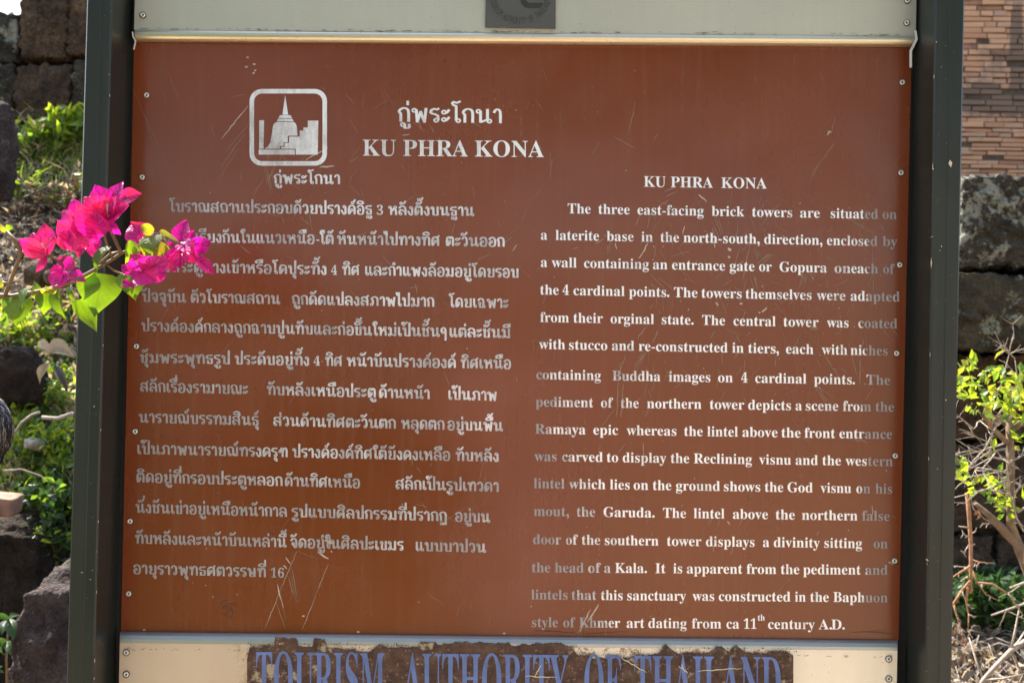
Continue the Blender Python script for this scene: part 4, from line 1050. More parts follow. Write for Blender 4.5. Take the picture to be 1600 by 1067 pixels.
flower([(74, 398, 32, 375, 30, 0, -.004, 20), (74, 397, 70, 351, 28, .006, .014, -15), (75, 398, 86, 374, 26, -.006, -.014, 40), (66, 396, 51, 365, 18, .008, .014, -10), (72, 398, 44, 390, 16, -.006, -.012, 30)], tube=[((73, 394), (66, 380))])
flower([(99, 420, 78, 424, 20, 0, -.006, 30), (97, 424, 84, 449, 25, -.004, -.014, -20), (101, 422, 112, 402, 30, .004, .004, 10), (106, 428, 133, 440, 19, -.004, -.01, 25), (104, 425, 92, 449, 15, -.010, -.018, 15)], tube=[((103, 424), (104, 432)), ((103, 424), (99, 431))])
flower([(231, 384, 206, 350, 40, .010, .018, -20), (226, 420, 204, 398, 32, -.002, -.014, 20), (224, 424, 262, 402, 42, -.004, -.018, -25), (222, 424, 244, 440, 44, -.008, -.022, 15), (220, 424, 208, 436, 20, -.006, -.014, -30), (236, 384, 222, 392, 18, .002, -.006, 30)], tube=[((222, 420), (228, 404)), ((223, 420), (212, 408)), ((224, 420), (232, 408))])
flower([(280, 380, 291, 346, 30, .004, .010, 20), (286, 384, 282, 419, 40, -.006, -.016, -15), (282, 392, 268, 410, 24, -.006, -.012, 30), (298, 388, 329, 376, 25, 0, -.004, -25), (306, 400, 334, 428, 17, 0, .004, 20), (292, 374, 304, 361, 12, .002, .004, 10), (296, 388, 310, 408, 26, -.008, -.014, -35), (284, 378, 300, 396, 28, -.004, -.016, 25)], tube=[((284, 384), (276, 392)), ((286, 386), (292, 400))])
flower([(73, 400, 57, 425, 11, 0, -.004, 30)], 'bract'); flower([(144, 371, 152, 393, 19, 0, -.004, 20)], 'bract'); flower([(172, 347, 188, 366, 15, 0, .002, -10)], 'bract'); flower([(192, 440, 206, 448, 12, -.014, -.018, 10), (204, 440, 209, 452, 6, -.014, -.02, 30)], 'bract'); flower([(208, 428, 190, 414, 14, -.004, -.006, 0)], 'bract')
flower([(262, 398, 246, 380, 22, .006, .004, 20), (266, 402, 276, 424, 20, .004, -.004, -30), (258, 400, 270, 378, 20, .008, .006, 15)])
flower([(136, 384, 122, 402, 16, .006, .002, -20), (140, 380, 146, 402, 14, .004, .0, 30), (130, 376, 116, 384, 18, .006, .004, 10)])
for bx, by, tx, ty, wpx, d0, d1, tl, fd, cu, mt in (
    (150, 428, 126, 452, 20, .008, .004, 30, .3, .1, 'bleaf'), (20, 462, 8, 492, 20, .012, .008, -20, .3, .12, 'bleaf'), (110, 446, 118, 474, 18, .010, .006, -30, .3, .1, 'bleaf'), (215, 386, 206, 404, 14, -.004, -.008, 30, .4, .1, 'byel'), (-10, 470, -24, 500, 30, .006, .002, 10, .2, .1, 'bleaf'),
    (30, 464, 26, 511, 46, .008, -.004, 12, .12, .05, 'bleaf'), (48, 449, 37, 486, 26, -.004, -.012, -35, .3, .15, 'bleaf'), (62, 463, 53, 438, 19, .006, .012, 10, .2, .05, 'bleaf'),
    (74, 458, 68, 492, 32, .006, .002, 20, .2, .1, 'bleaf'), (94, 446, 106, 502, 34, 0, -.006, -35, .5, .12, 'bleaf'), (124, 468, 152, 519, 34, .004, -.004, 30, .6, -.1, 'bleaf'),
    (161, 428, 147, 496, 70, .010, -.002, 8, .12, .04, 'bleaf'), (172, 386, 154, 436, 23, -.006, -.012, -30, .55, .2, 'bleaf'), (207, 377, 195, 414, 19, -.006, -.012, 35, .4, .12, 'bleaf'),
    (239, 368, 236, 406, 38, -.012, -.022, -8, .15, .12, 'bleaf'), (246, 376, 232, 414, 48, -.004, -.008, 15, .15, .1, 'byel'), (241, 360, 219, 352, 20, 0, .004, 20, .35, .2, 'byel'),
    (250, 361, 283, 380, 11, -.006, -.008, 35, .4, -.08, 'byel'), (206, 424, 212, 470, 50, .004, -.006, 10, .15, .06, 'bleaf'), (209, 446, 211, 470, 14, -.010, -.014, 30, .4, .05, 'bleaf'),
    (46, 455, 38, 470, 14, .004, .004, 0, .3, .1, 'bleaf'), (-4, 440, 6, 452, 12, 0, 0, 20, .3, .1, 'byel'), (9, 362, 0, 348, 10, 0, 0, 20, .3, .1, 'byel'), (16, 352, 12, 362, 11, 0, 0, 20, .3, .1, 'bleaf'), (88, 456, 70, 446, 12, -.004, -.006, 20, .4, .2, 'byel'), (74, 455, 60, 450, 9, -.004, -.008, 30, .4, .2, 'byel')):
    m = MB(); fseed[0] += 1
    base, tip = P(bx, by, d0), P(tx, ty, d1); side = (tip - base).cross(fwd).normalized()
    leaf(m, base, tip, wpx / FPX * (BY - CAM.y), -fwd * math.cos(R(tl)) + side * math.sin(R(tl)), 'heart', fd, cu, 0, 0.35, fseed[0] * 1.3)
    m.build('leaf', M[mt], bg_)

# ------------------------------------------------------------------ weeds, litter, grass
def plant(name, label, cat, root, pts, n, L, mats, group=None, stem='bstem', spread=0.06, up_=0.5, per=None, wl=0.5, stem_r=0.0022):
    """stems from a root to each point, leaves round the points"""
    t = thing(name, label, cat, root, group)
    s = MB(); f = MB(); root = Vector(root)
    for p in pts:
        p = Vector(p); mid = (root + p) / 2 + Vector((rnd.uniform(-1, 1), rnd.uniform(-1, 1), 0.6)) * (p - root).length * 0.15
        s.tube([root, mid, p], [stem_r, stem_r * .8, stem_r * .45], 5)
        for k in range(n):
            a = rnd.random()
            q = (mid.lerp(p, a) if rnd.random() < .6 else p) + rdir() * spread * rnd.random()
            d = rdir(up_); qleaf(f, q, d, L * rnd.uniform(.6, 1.3), L * wl * rnd.uniform(.7, 1.2), rdir(0.8), rnd.choices(range(len(mats)), [3] + [1.3] * (len(mats) - 1))[0])
    s.build('stem', M[stem], t); f.build('foliage', [M[q] for q in mats], t)
    return t
def on_ground(px, py, guess=2.5):
    """where the view through this pixel meets the ground"""
    Y = 0.4
    while Y < 9:
        p = at(px, py, Y)
        if p.z <= ground_z(p.x, Y): return p
        Y += 0.02
    return None
def scatter(px0, px1, py0, py1):
    for _ in range(40):
        p = on_ground(rnd.uniform(px0, px1), rnd.uniform(py0, py1))
        if p and p.y < 6: return p
    return on_ground((px0 + px1) / 2, py1)
def tuft(px, py, w_, h_, n, jitter=0.12):
    r = on_ground(px, py)
    while r is None: py += 4; r = on_ground(px, py)
    k = (r.y - CAM.y) / FPX
    return r - Vector((0, 0, 0.02)), [r + Vector((rnd.uniform(-w_, w_) * k, rnd.uniform(-jitter, jitter), rnd.uniform(0.25, 1) * h_ * k)) for _ in range(n)]
for lab, px, py, w_, h_, n, per, L, mats, kw in (
    ('bright sunlit weed clump at the foot of the far left wall', 105, 245, 55, 60, 22, 26, .085, ['weed3', 'weed1'], {}),
    ('loose green weed clump left of the bright one under the wall', 42, 262, 40, 66, 16, 22, .07, ['weed1', 'weed3', 'dry2'], {}),
    ('drab half dry weed tangle above the magenta flowers', 92, 335, 60, 70, 18, 16, .055, ['dry1', 'dry2', 'weed1', 'dry3'], {}),
    ('small yellow leaved weed beside the upright rock', 20, 305, 10, 30, 4, 10, .05, ['weed3'], {}),
    ('green weed patch on the bank beside the dark rock', 70, 640, 40, 40, 12, 20, .045, ['weed1', 'dry2', 'weed3'], {}),
    ('leafy green weeds in sun low on the bank near the left post', 78, 745, 55, 80, 34, 26, .040, ['weed3', 'weed1', 'weed2'], {}),
    ('sparse weed near the dark hair at the left edge', 32, 690, 25, 70, 12, 16, .045, ['weed3', 'weed1'], {}),
    ('dark green weeds over the edge of the dark bank', 75, 812, 45, 60, 20, 22, .05, ['weed2', 'weed1'], {}),
    ('thin green sprig growing above the pitted boulder', 92, 892, 20, 95, 12, 20, .04, ['weed2', 'weed1', 'weed3'], {}),
    ('weeds topping the dark rock on the bank', 30, 545, 50, 55, 20, 22, .045, ['weed1', 'weed3', 'dry2'], {}),
    ('deep green weed patch in shade below the right dead twigs', 1530, 985, 55, 85, 26, 24, .06, ['weed2', 'weed2'], {}),
    ('small shaded green weed at the lower right', 1590, 960, 30, 60, 12, 20, .05, ['weed2', 'weed1'], {})):
    r, pts = tuft(px, py, w_, h_, n)
    plant('weed', lab, 'weed', r, pts, per, L, mats, 'weeds on the bank', **kw)
# broad-leaved plant in the lower left corner
t = thing('broad_leaved_plant', 'small plant with broad dark green leaves in the lower left corner', 'plant', at(12, 1110, 0.9))
t_r = Vector(t.location); sm = MB()
for q, (a, c, wd) in enumerate((((14, 966), (34, 960), 9), ((14, 968), (-14, 958), 10), ((14, 966), (22, 1000), 18), ((14, 968), (2, 992), 16), ((10, 1006), (-12, 996), 10), ((8, 1022), (6, 1000), 8), ((4, 1040), (-14, 1024), 14), ((6, 1050), (-18, 1052), 12), ((12, 1000), (18, 1024), 12))):
    m = MB(); leaf(m, at(*a, .9), at(*c, .86), wd / FPX * 2.44, -fwd + Vector((rnd.uniform(-.5, .5), 0, .6)), 'oval', .3, .15); m.build('leaf', M['weed2'], t)
sm.tube([t_r, at(10, 1030, .9), at(14, 964, .9)], [.004, .003, .002], 6); sm.build('stem', M['bstem'], t)
# ground cover on the bank
gc = MB()
for _ in range(4600):
    z = rnd.random()
    if z < .34: p = scatter(-40, 150, 560, 800); mi = rnd.choices((0, 1, 2, 3), (4, 3, 2, 3))[0]; L = .042
    elif z < .6: p = scatter(-40, 150, 195, 265); mi = rnd.choices((0, 1, 2, 3), (4, 4, 1, 3))[0]; L = .06
    elif z < .8: p = scatter(-40, 150, 470, 600); mi = rnd.choices((0, 1, 2, 3), (2, 2, 1, 4))[0]; L = .045
    elif z < .86: p = scatter(-40, 150, 800, 960); mi = 2; L = .04
    else: p = scatter(1480, 1640, 880, 1000); mi = 2; L = .05
    d = rdir(.7); qleaf(gc, p + Vector((0, 0, rnd.uniform(0, .05))), d, L * rnd.uniform(.5, 1.3), L * .55, rdir(1.2), mi)
go = gc.build('ground_cover', [M['weed1'], M['weed3'], M['weed2'], M['dry2']]); tag(go, 'low mixed green weeds creeping over the bank', 'ground cover', kind='stuff')
# grass blades
gr = MB()
for _ in range(900):
    p = scatter(-20, 140, 195, 320) if rnd.random() < .7 else scatter(0, 120, 620, 780)
    h_ = rnd.uniform(.08, .26) * (1 if p.y > 3 else .6); d = Vector((rnd.uniform(-.6, .6), rnd.uniform(-.4, .4), 1)); s_ = rdir() * .0035; bend = Vector((rnd.uniform(-.5, .5), rnd.uniform(-.3, .3), -.15)) * h_
    q1 = p + d * h_ * .6; q2 = p + d * h_ + bend
    gr.add([p - s_, p + s_, q1 + s_ * .7, q2, q1 - s_ * .7], [(0, 1, 2, 4), (4, 2, 3)], rnd.choices((0, 1, 2), (3, 2, 3))[0])
go = gr.build('grass', [M['weed1'], M['weed3'], M['dry2']]); tag(go, 'thin green and straw coloured grass on the bank', 'grass', kind='stuff')
# leaf litter
li = MB()
for _ in range(4600):
    z = rnd.random()
    if z < .42: p = scatter(1475, 1680, 940, 1110); L = .045
    elif z < .72: p = scatter(-40, 160, 380, 570); L = .055
    elif z < .86: p = scatter(-40, 160, 560, 800); L = .045
    else: p = scatter(-40, 160, 280, 400); L = .05
    qleaf(li, p + Vector((0, 0, rnd.uniform(0, .035))), rdir(.1), L * rnd.uniform(.5, 1.4), L * .5 * rnd.uniform(.6, 1.3), rdir(1.0), rnd.choices((0, 1, 2), (3, 2.2, 3.0))[0])
for _ in range(900):
    p = scatter(1475, 1680, 930, 1110) if rnd.random() < .4 else scatter(-40, 160, 260, 480)
    d = rdir(.15) * rnd.uniform(.05, .22); d.z = abs(d.z) * .5
    li.tube([p + Vector((0, 0, .01)), p + d * .5 + Vector((0, 0, rnd.uniform(.01, .05))), p + d + Vector((0, 0, .01))], [.0022, .002, .0012], 4, 3)
lo = li.build('leaf_litter', [M['dry1'], M['dry2'], M['dry3'], M['twig']]); tag(lo, 'dry grey brown leaf litter with straw and fine twigs', 'leaf litter', kind='stuff')
# big curled dead leaves on the bank
for lab, base, tip, wd, Y, mt in (('large pale curled dead leaf by the left post', (72, 556), (118, 560), 34, 2.45, 'dry2'), ('long hanging dry leaf under the pale curled one', (78, 566), (62, 600), 14, 2.42, 'dry2'), ('curved grey dead leaf hanging beside the left post', (84, 570), (106, 616), 12, 2.4, 'dry3'), ('pale dead leaf on the dark rock top', (56, 545), (84, 552), 18, 2.42, 'dry2')):
    m = MB(); leaf(m, at(*base, Y), at(*tip, Y - .03), wd / FPX * 4, -fwd + Vector((.3, 0, 1.0)), 'oval', .9, .22, 0, 1.3, rnd.random() * 9)
    o = m.build('dead_leaf', M[mt]); tag(o, lab, 'leaf', 'big dead leaves on the bank')
for lab, pl, r in (('bare curved pale stick across the weeds by the left post', [(66, 652), (90, 654), (114, 646)], .008), ('thin pale twig rising left of the weeds', [(20, 680), (34, 660), (50, 648), (62, 644)], .005), ('thin dry stem arching over low weeds', [(6, 735), (34, 733), (60, 742), (80, 752)], .003)):
    m = MB(); m.tube([at(x, y, 2.12) for x, y in pl], r, 6); o = m.build('stick', M['twig']); tag(o, lab, 'stick', 'sticks on the bank')

# ------------------------------------------------------------------ shrub and dead branches at the right
SY = 1.15
def T(x, y, d=0.0): return at(x, y, SY + d)
KS = (SY - CAM.y) / FPX
sh = thing('shrub', 'leafy shrub with brown trunk and pale bare twigs right of the board', 'shrub', (T(1640, 1067).x, SY, ground_z(T(1640, 1067).x, SY) - .02))
tr = MB()
tr.tube([Vector(sh.location), T(1634, 1000, .02), T(1612, 900), T(1590, 850), T(1566, 826), T(1545, 805), T(1524, 786)], [.026, .023, .017, .014, .012, .009, .005], 9)
tr.tube([T(1592, 852), T(1580, 820), T(1579, 760), T(1579, 700), T(1576, 652)], [.012, .0115, .011, .010, .0085], 9)
tr.tube([T(1579, 690), T(1572, 690), T(1562, 680), T(1546, 664), T(1537, 650), T(1541, 638), T(1552, 626)], [.008, .008, .007, .0065, .006, .005, .003], 7)
tr.tube([T(1580, 672), T(1594, 662), T(1612, 655), T(1640, 650)], [.009, .008, .007, .005], 7)
tr.build('trunk', M['bark'], sh)
tg = MB(); tips = []
def twig(p, d, L, r, depth, mi=0, m=None, droop=0.0):
    m = m or tg; pts = [p]; n = 4
    for i in range(n):
        d = (d + Vector((rnd.gauss(0, .16), rnd.gauss(0, .14), rnd.gauss(0, .16) - droop))).normalized(); pts.append(pts[-1] + d * L / n)
    m.tube(pts, [r * (1 - .7 * i / n) for i in range(n + 1)], 5, mi)
    tips.append(pts[-1])
    if depth:
        for k in range(rnd.randint(2, 4)):
            i = rnd.randint(1, n); s_ = rnd.choice((-1, 1))
            side = Vector((d.z, rnd.gauss(0, .5), -d.x)).normalized() * s_
            twig(pts[i], (d + side * rnd.uniform(.5, 1.2)).normalized(), L * rnd.uniform(.3, .55), r * .6, depth - 1, mi, m, droop)
for a, c in (((1579, 700), (1490, 676)), ((1575, 690), (1494, 695)), ((1578, 720), (1494, 708)), ((1579, 740), (1510, 734)), ((1590, 730), (1500, 770)), ((1540, 645), (1560, 562)), ((1550, 660), (1600, 560)), ((1560, 660), (1600, 620)), ((1570, 750), (1500, 812)), ((1580, 640), (1590, 600)), ((1610, 655), (1620, 590)), ((1580, 720), (1630, 700)), ((1585, 770), (1620, 740)), ((1590, 800), (1640, 770)), ((1537, 655), (1500, 640)), ((1600, 830), (1560, 750)), ((1540, 700), (1570, 660)), ((1600, 880), (1620, 830)), ((1560, 825), (1510, 790)), ((1600, 760), (1560, 690))):
    p, q = T(*a, rnd.uniform(-.06, .08)), T(*c, rnd.uniform(-.12, .12))
    twig(p, (q - p).normalized(), (q - p).length, .0032, 2)
tg.build('twigs', M['twig'], sh)
fl = MB()
def spray(x, y, n, L, ws, r=22):
    for _ in range(n):
        q = T(x + rnd.gauss(0, r * .55), y + rnd.gauss(0, r * .45), rnd.gauss(0, .06)); d = rdir(.5)
        qleaf(fl, q, d, L * rnd.uniform(.6, 1.25), L * .5 * rnd.uniform(.8, 1.2), rdir(.6), rnd.choices((0, 1, 2), ws)[0])
for x, y, n, r in ((1508, 590, 16, 20), (1520, 575, 12, 16), (1505, 610, 12, 16), (1560, 580, 12, 20), (1575, 610, 18, 24), (1550, 605, 14, 20), (1592, 625, 16, 22), (1530, 625, 14, 20), (1560, 640, 16, 22), (1590, 655, 12, 20), (1600, 590, 12, 20), (1525, 642, 8, 14), (1595, 690, 8, 14), (1505, 735, 10, 12), (1515, 755, 8, 12), (1555, 750, 12, 14), (1550, 772, 12, 16), (1565, 790, 10, 14), (1580, 785, 8, 12), (1530, 765, 8, 14), (1505, 720, 6, 10), (1620, 630, 20, 24), (1630, 700, 14, 24), (1552, 707, 3, 8), (1575, 798, 8, 10)):
    spray(x, y, n, .036, (2, 3, 1), r)
fl.build('foliage', [M['weed1'], M['weed3'], M['byel']], sh)
dl = MB()
for x, y in ((1546, 655), (1552, 648), (1560, 652), (1567, 648), (1549, 662), (1528, 796)):
    leaf(dl, T(x, y, -.03), T(x + rnd.uniform(-9, 9), y + rnd.uniform(4, 12), -.03), 6 * KS, -fwd + Vector((rnd.uniform(-.8, .8), 0, .3)), 'oval', .5, .2, 0, .8, rnd.random() * 9)
dl.build('dead_leaves', M['otwig'], sh)
# dead branch hanging from the shrub limb
hb = thing('dead_branch', 'orange brown dead branch hanging beside the right post', 'branch', T(1514, 786, -.05))
hm = MB(); hd_ = -.05
hm.tube([T(1511, 770, hd_), T(1514, 800, hd_), T(1517, 850, hd_), T(1517, 895, hd_), T(1516, 926, hd_)], [.0055, .0055, .005, .0045, .004], 7)
for pl, r in (([(1516, 884), (1502, 893), (1488, 902)], .004), ([(1516, 908), (1503, 922), (1490, 942), (1478, 956)], .0045), ([(1516, 874), (1530, 878), (1555, 880)], .0026), ([(1518, 890), (1526, 908), (1540, 928), (1560, 938)], .003), ([(1526, 910), (1550, 912), (1576, 928), (1588, 946), (1598, 960)], .0034), ([(1576, 928), (1584, 940)], .002), ([(1512, 918), (1510, 940), (1514, 962), (1512, 986), (1520, 996)], .003), ([(1514, 960), (1526, 964)], .002), ([(1510, 942), (1518, 950)], .002), ([(1504, 924), (1508, 938)], .002), ([(1490, 944), (1496, 964), (1502, 985), (1506, 1000)], .003), ([(1502, 985), (1512, 1000)], .002), ([(1500, 972), (1494, 1000)], .0018), ([(1514, 824), (1498, 822)], .0022), ([(1515, 838), (1508, 836), (1503, 828)], .002), ([(1516, 834), (1524, 830), (1526, 824)], .002), ([(1514, 850), (1506, 864)], .0016), ([(1510, 886), (1490, 884)], .0018), ([(1512, 900), (1500, 908)], .002), ([(1517, 852), (1524, 850)], .0016), ([(1518, 880), (1530, 884)], .0015)):
    pp = wob(pl[0], pl[-1], 1, 0) if len(pl) < 2 else pl
    hm.tube([T(x, y, hd_ + rnd.uniform(-.02, .02)) for x, y in pp], [r * (1 - .55 * i / (len(pp) - 1)) for i in range(len(pp))], 5, 0 if r > .0024 else 1)
    tips.clear()
    for _ in range(4):
        i = rnd.randrange(len(pp) - 1); a = rnd.random(); x = pp[i][0] + (pp[i + 1][0] - pp[i][0]) * a; y = pp[i][1] + (pp[i + 1][1] - pp[i][1]) * a
        hm.tube([T(x, y, hd_), T(x + rnd.uniform(-7, 7), y + rnd.uniform(-3, 8), hd_)], [.0013, .0007], 4, 1)
hm.build('dead_twigs', [M['otwig'], M['twig']], hb)
hl = MB()
for a, c, wd in (((1516, 914), (1515, 928), 5), ((1491, 975), (1490, 992), 5), ((1503, 990), (1500, 1010), 5), ((1529, 798), (1526, 812), 6), ((1507, 996), (1505, 1014), 4), ((1492, 930), (1494, 944), 5)):
    leaf(hl, T(*a, hd_), T(*c, hd_ - .01), wd * KS, -fwd + Vector((.5, 0, 0)), 'oval', .9, .1, 0, .6, rnd.random() * 9)
hl.build('dead_leaves', M['otwig'], hb)
for lab, pl, r, Yb in (('pale bare fallen branch slanting over the leaf litter at lower right', [(1520, 1090), (1536, 1062), (1556, 1040), (1580, 1016), (1608, 998), (1640, 985)], .009, 1.25), ('forked pale dead twig reaching in at the right edge', [(1549, 961), (1572, 953), (1598, 944), (1625, 936)], .004, 1.1), ('short pale dead twig high at the right edge below the shrub', [(1578, 918), (1600, 910), (1640, 900)], .004, 1.1)):
    m = MB(); pts = [at(x, y, Yb) for x, y in pl]; m.tube(pts, [r * (0.6 + .4 * i / len(pts)) for i in range(len(pts))], 7)
    for k in range(6):
        i = rnd.randrange(1, len(pts)); d = rdir(.2); m.tube([pts[i], pts[i] + d * .05, pts[i] + d * .11 + Vector((0, 0, .01))], [r * .45, r * .35, r * .15], 5)
    o = m.build('dead_branch', M['twig']); tag(o, lab, 'branch')

# ------------------------------------------------------------------ person leaning in at the left edge (only the hair shows)
hc = at(-57, 672, 0.62); HR = 66 / FPX * (0.62 - CAM.y)
pe = thing('person', 'person with dark greying hair bending into view at the left edge', 'person', (hc.x - 0.75, 0.62, 0))
M['skin'] = mat_plain('skin', (0.42, 0.24, 0.16), 0.55, 0, 0.08, 20)
M['shirt'] = mat_plain('dark_blue_cloth', (0.03, 0.04, 0.07), 0.9, 0, 0.2, 60)
M['trous'] = mat_plain('grey_cloth', (0.08, 0.08, 0.085), 0.9, 0, 0.2, 60)
def skin_mesh(name, verts, edges, radii, mat, parent, levels=2):
    me = bpy.data.meshes.new(name); me.from_pydata(verts, edges, []); o = bpy.data.objects.new(name, me); COL.objects.link(o)
    md = o.modifiers.new('s', 'SKIN'); o.modifiers.new('u', 'SUBSURF').levels = levels
    for i, r in enumerate(radii): me.skin_vertices[0].data[i].radius = (r, r)
    me.skin_vertices[0].data[0].use_root = True
    bpy.context.view_layer.update(); dg = bpy.context.evaluated_depsgraph_get(); nm = bpy.data.meshes.new_from_object(o.evaluated_get(dg))
    bpy.data.objects.remove(o); bpy.data.meshes.remove(me)
    for p_ in nm.polygons: p_.use_smooth = True
    nm.materials.clear(); nm.materials.append(mat); q = bpy.data.objects.new(name, nm); COL.objects.link(q); q.parent = parent
    return q
hx, hz = hc.x - pe.location.x, hc.z
J = [(0, 0, .86), (.16, 0, 1.0), (.42, 0, hz - .02), (hx - .16, 0, hz + .03), (hx - .02, 0, hz), (hx + HR * .35, 0, hz - .02),
     (0, -.1, .84), (-.02, -.11, .46), (-.06, -.11, .08), (.08, -.11, .04), (0, .1, .84), (-.02, .11, .46), (-.06, .11, .08), (.08, .11, .04),
     (.42, -.18, hz - .05), (.44, -.22, hz - .33), (.5, -.2, hz - .56), (.52, -.19, hz - .66), (.42, .18, hz - .05), (.44, .22, hz - .33), (.5, .2, hz - .56), (.52, .19, hz - .66),
     (.555, -.215, hz - .73), (.56, -.19, hz - .745), (.55, -.165, hz - .74), (.54, -.145, hz - .72), (.50, -.15, hz - .70), (.555, .215, hz - .73), (.56, .19, hz - .745), (.55, .165, hz - .74), (.54, .145, hz - .72), (.50, .15, hz - .70)]
E_ = [(0, 1), (1, 2), (2, 3), (3, 4), (4, 5), (0, 6), (6, 7), (7, 8), (8, 9), (0, 10), (10, 11), (11, 12), (12, 13), (2, 14), (14, 15), (15, 16), (16, 17), (2, 18), (18, 19), (19, 20), (20, 21)] + [(17, q) for q in range(22, 27)] + [(21, q) for q in range(27, 32)]
RR = [.13, .13, .14, .055, HR * .9, HR * .75, .085, .06, .042, .035, .085, .06, .042, .035, .06, .045, .034, .032, .06, .045, .034, .032] + [.009, .009, .009, .008, .010] * 2
skin_mesh('body', J, E_, RR, M['skin'], pe)
skin_mesh('shirt', [J[0], J[1], J[2], (.5, 0, hz + .0), J[14], J[15], J[18], J[19]], [(0, 1), (1, 2), (2, 3), (2, 4), (4, 5), (2, 6), (6, 7)], [.145, .145, .155, .09, .075, .06, .075, .06], M['shirt'], pe)
skin_mesh('trousers', [J[0], J[6], J[7], J[8], J[10], J[11], J[12]], [(0, 1), (1, 2), (2, 3), (0, 4), (4, 5), (5, 6)], [.14, .1, .075, .06, .1, .075, .06], M['trous'], pe)
b = NB('dark_greying_hair', 0.38)
b.set('Base Color', b.ramp(b.noise(30, 3, stretch=(1, 1, 1)), [(0.4, (0.012, 0.010, 0.010)), (0.7, (0.045, 0.04, 0.04))])); M['hair'] = b.m
M['hairg'] = mat_plain('grey_hair', (0.42, 0.39, 0.38), 0.4, 0, 0.2, 60)
hm = MB()
rock_mb(hm, hc, (HR * 2.0, HR * 2.0, HR * 1.95), 5, 12, 0.95, 0.04, 1, 0.02)
def on_head(a, e, k=1.03): return hc + Vector((math.cos(e) * math.sin(a), -math.cos(e) * math.cos(a), math.sin(e))) * HR * k
for _ in range(900):
    a0 = rnd.uniform(-.4, 2.9); e = rnd.uniform(.3, 1.5); L = rnd.uniform(.7, 1.7); da = rnd.uniform(-.1, .45)
    pts = [on_head(a0 + da * q / 5, e - L * q / 5, 1.02 + rnd.uniform(0, .05) + (.03 if q == 5 else 0)) for q in range(6)]
    hm.tube(pts, [.0009, .0011, .0011, .0011, .0009, .0004], 3, 1 if rnd.random() < .22 else 0, False)
for _ in range(160):                                          # ends that hang below the head
    a0 = rnd.uniform(.2, 1.9); p = on_head(a0, -.45, 1.0)
    hm.tube([p, p + Vector((rnd.uniform(-.02, .0), 0, -.03)), p + Vector((rnd.uniform(-.05, -.01), 0, -rnd.uniform(.04, .075)))], [.001, .001, .0004], 3, 1 if rnd.random() < .15 else 0, False)
hm.build('hair', [M['hair'], M['hairg']], pe)

# ------------------------------------------------------------------ photographer added unseen, long pink shirt shaped to make the enamel's glare
ph = thing('person', 'unseen photographer added behind the camera, long pale pink shirt shaped for the glare on the board', 'person', (0.06, -1.95, 0))
M['pink'] = mat_plain('added_pale_pink_cloth', (0.85, 0.58, 0.54), 0.9, 0, 0.08, 30)
J = [(0, 0, .92), (0, 0, 1.12), (0, .01, 1.30), (0, .03, 1.40), (0, .10, 1.50), (0, .12, 1.60),
     (-.1, 0, .88), (-.11, .02, .48), (-.11, 0, .08), (-.11, .13, .04), (.1, 0, .88), (.11, .02, .48), (.11, 0, .08), (.11, .13, .04),
     (-.2, .02, 1.33), (-.27, .1, 1.12), (-.13, .26, 1.33), (-.10, .29, 1.39), (.2, .02, 1.33), (.27, .1, 1.12), (.13, .26, 1.33), (.10, .29, 1.39)]
for sx in (-1, 1):
    J += [(sx * .07, .31, 1.46), (sx * .055, .315, 1.44), (sx * .05, .315, 1.42), (sx * .05, .31, 1.40), (sx * .06, .27, 1.36)]
skin_mesh('body', J, E_, [.13, .13, .15, .055, .085, .08, .085, .06, .042, .035, .085, .06, .042, .035, .06, .045, .034, .030, .06, .045, .034, .030] + [.009, .009, .009, .008, .010] * 2, M['skin'], ph)
skin_mesh('shirt', [J[0], J[1], J[2], (0, .02, 1.36), J[14], J[15], J[18], J[19], (0, .02, .42)], [(0, 1), (1, 2), (2, 3), (2, 4), (4, 5), (2, 6), (6, 7), (0, 8)], [.18, .165, .165, .08, .08, .065, .08, .065, .22], M['pink'], ph)
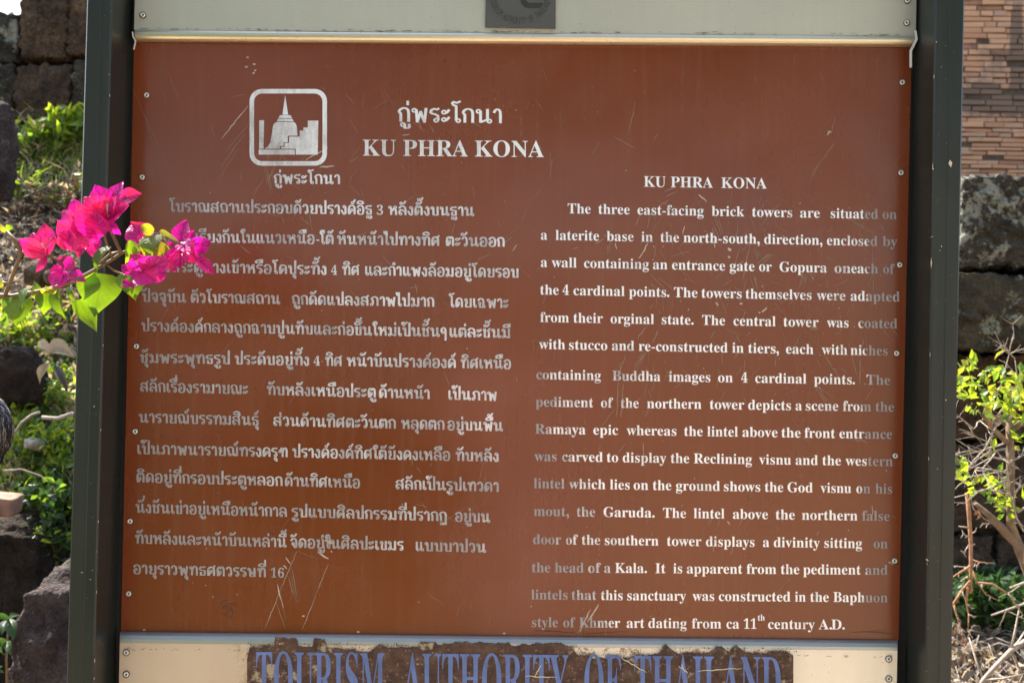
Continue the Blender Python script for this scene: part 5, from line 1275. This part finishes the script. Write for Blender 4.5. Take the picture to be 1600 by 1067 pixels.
skin_mesh('trousers', [J[0], J[6], J[7], J[8], J[10], J[11], J[12]], [(0, 1), (1, 2), (2, 3), (0, 4), (4, 5), (5, 6)], [.14, .1, .075, .06, .1, .075, .06], M['trous'], ph)
hm = MB(); rock_mb(hm, (0.06, -1.95 + .08, 1.61), (.19, .21, .2), 6, 10, 0.95, 0.04, 1, 0.04); hm.build('hair', M['hair'], ph)  # hair of the added photographer

# ------------------------------------------------------------------ unseen trees added behind the viewer to block sky reflected in the enamel
def tree(lab, x, y, H, crown_r, n, L):
    t = thing('tree', lab, 'tree', (x, y, 0), 'unseen trees added behind the viewer')
    tm_ = MB(); tm_.tube([(x, y, -.1), (x + .1, y, H * .3), (x - .1, y, H * .55), (x + .1, y, H * .8)], [.22, .17, .12, .05], 9)
    cl = []
    for k in range(16):
        a = rnd.uniform(0, 6.28); e = rnd.uniform(-.7, 1.2); c = Vector((x, y, H * .58)) + Vector((math.cos(a) * math.cos(e), math.sin(a) * math.cos(e), math.sin(e))) * crown_r * rnd.uniform(.35, .85)
        cl.append(c); tm_.tube([(x, y, H * rnd.uniform(.35, .6)), tuple((c + Vector((x, y, H * .55))) / 2), tuple(c)], [.07, .04, .015], 6)
    tm_.build('trunk', M['bark'], t); f = MB()
    for _ in range(n):
        q = rnd.choice(cl) + rdir() * crown_r * .42 * rnd.random() ** .5
        qleaf(f, q, rdir(-.2), L * rnd.uniform(.7, 1.3), L * .55, rdir(.6), rnd.choice((0, 0, 1)))
    f.build('crown', [M['weed2'], M['weed1']], t)
for lab, x, y, H, r in (('added unseen tall leafy tree left behind the viewer', -6.5, -9.0, 9.5, 3.6), ('added unseen broad leafy tree right behind the viewer', 4.6, -9.6, 10.5, 3.9), ('added unseen round leafy tree far right behind the viewer', 11, -9, 9, 3.6), ('added unseen low leafy tree far left behind the viewer', -13, -8, 8.5, 3.6), ('added unseen leafy tree centred behind the viewer', -0.8, -11, 10, 3.8), ('added unseen old leafy tree beyond the centred one', 2.0, -17, 13, 4.8), ('added unseen dark leafy tree beyond the left one', -8, -17, 13, 4.8), ('added unseen dark leafy tree beyond the right one', 11, -17, 13, 4.8)):
    tree(lab, x, y, H, r, 2600, .36)
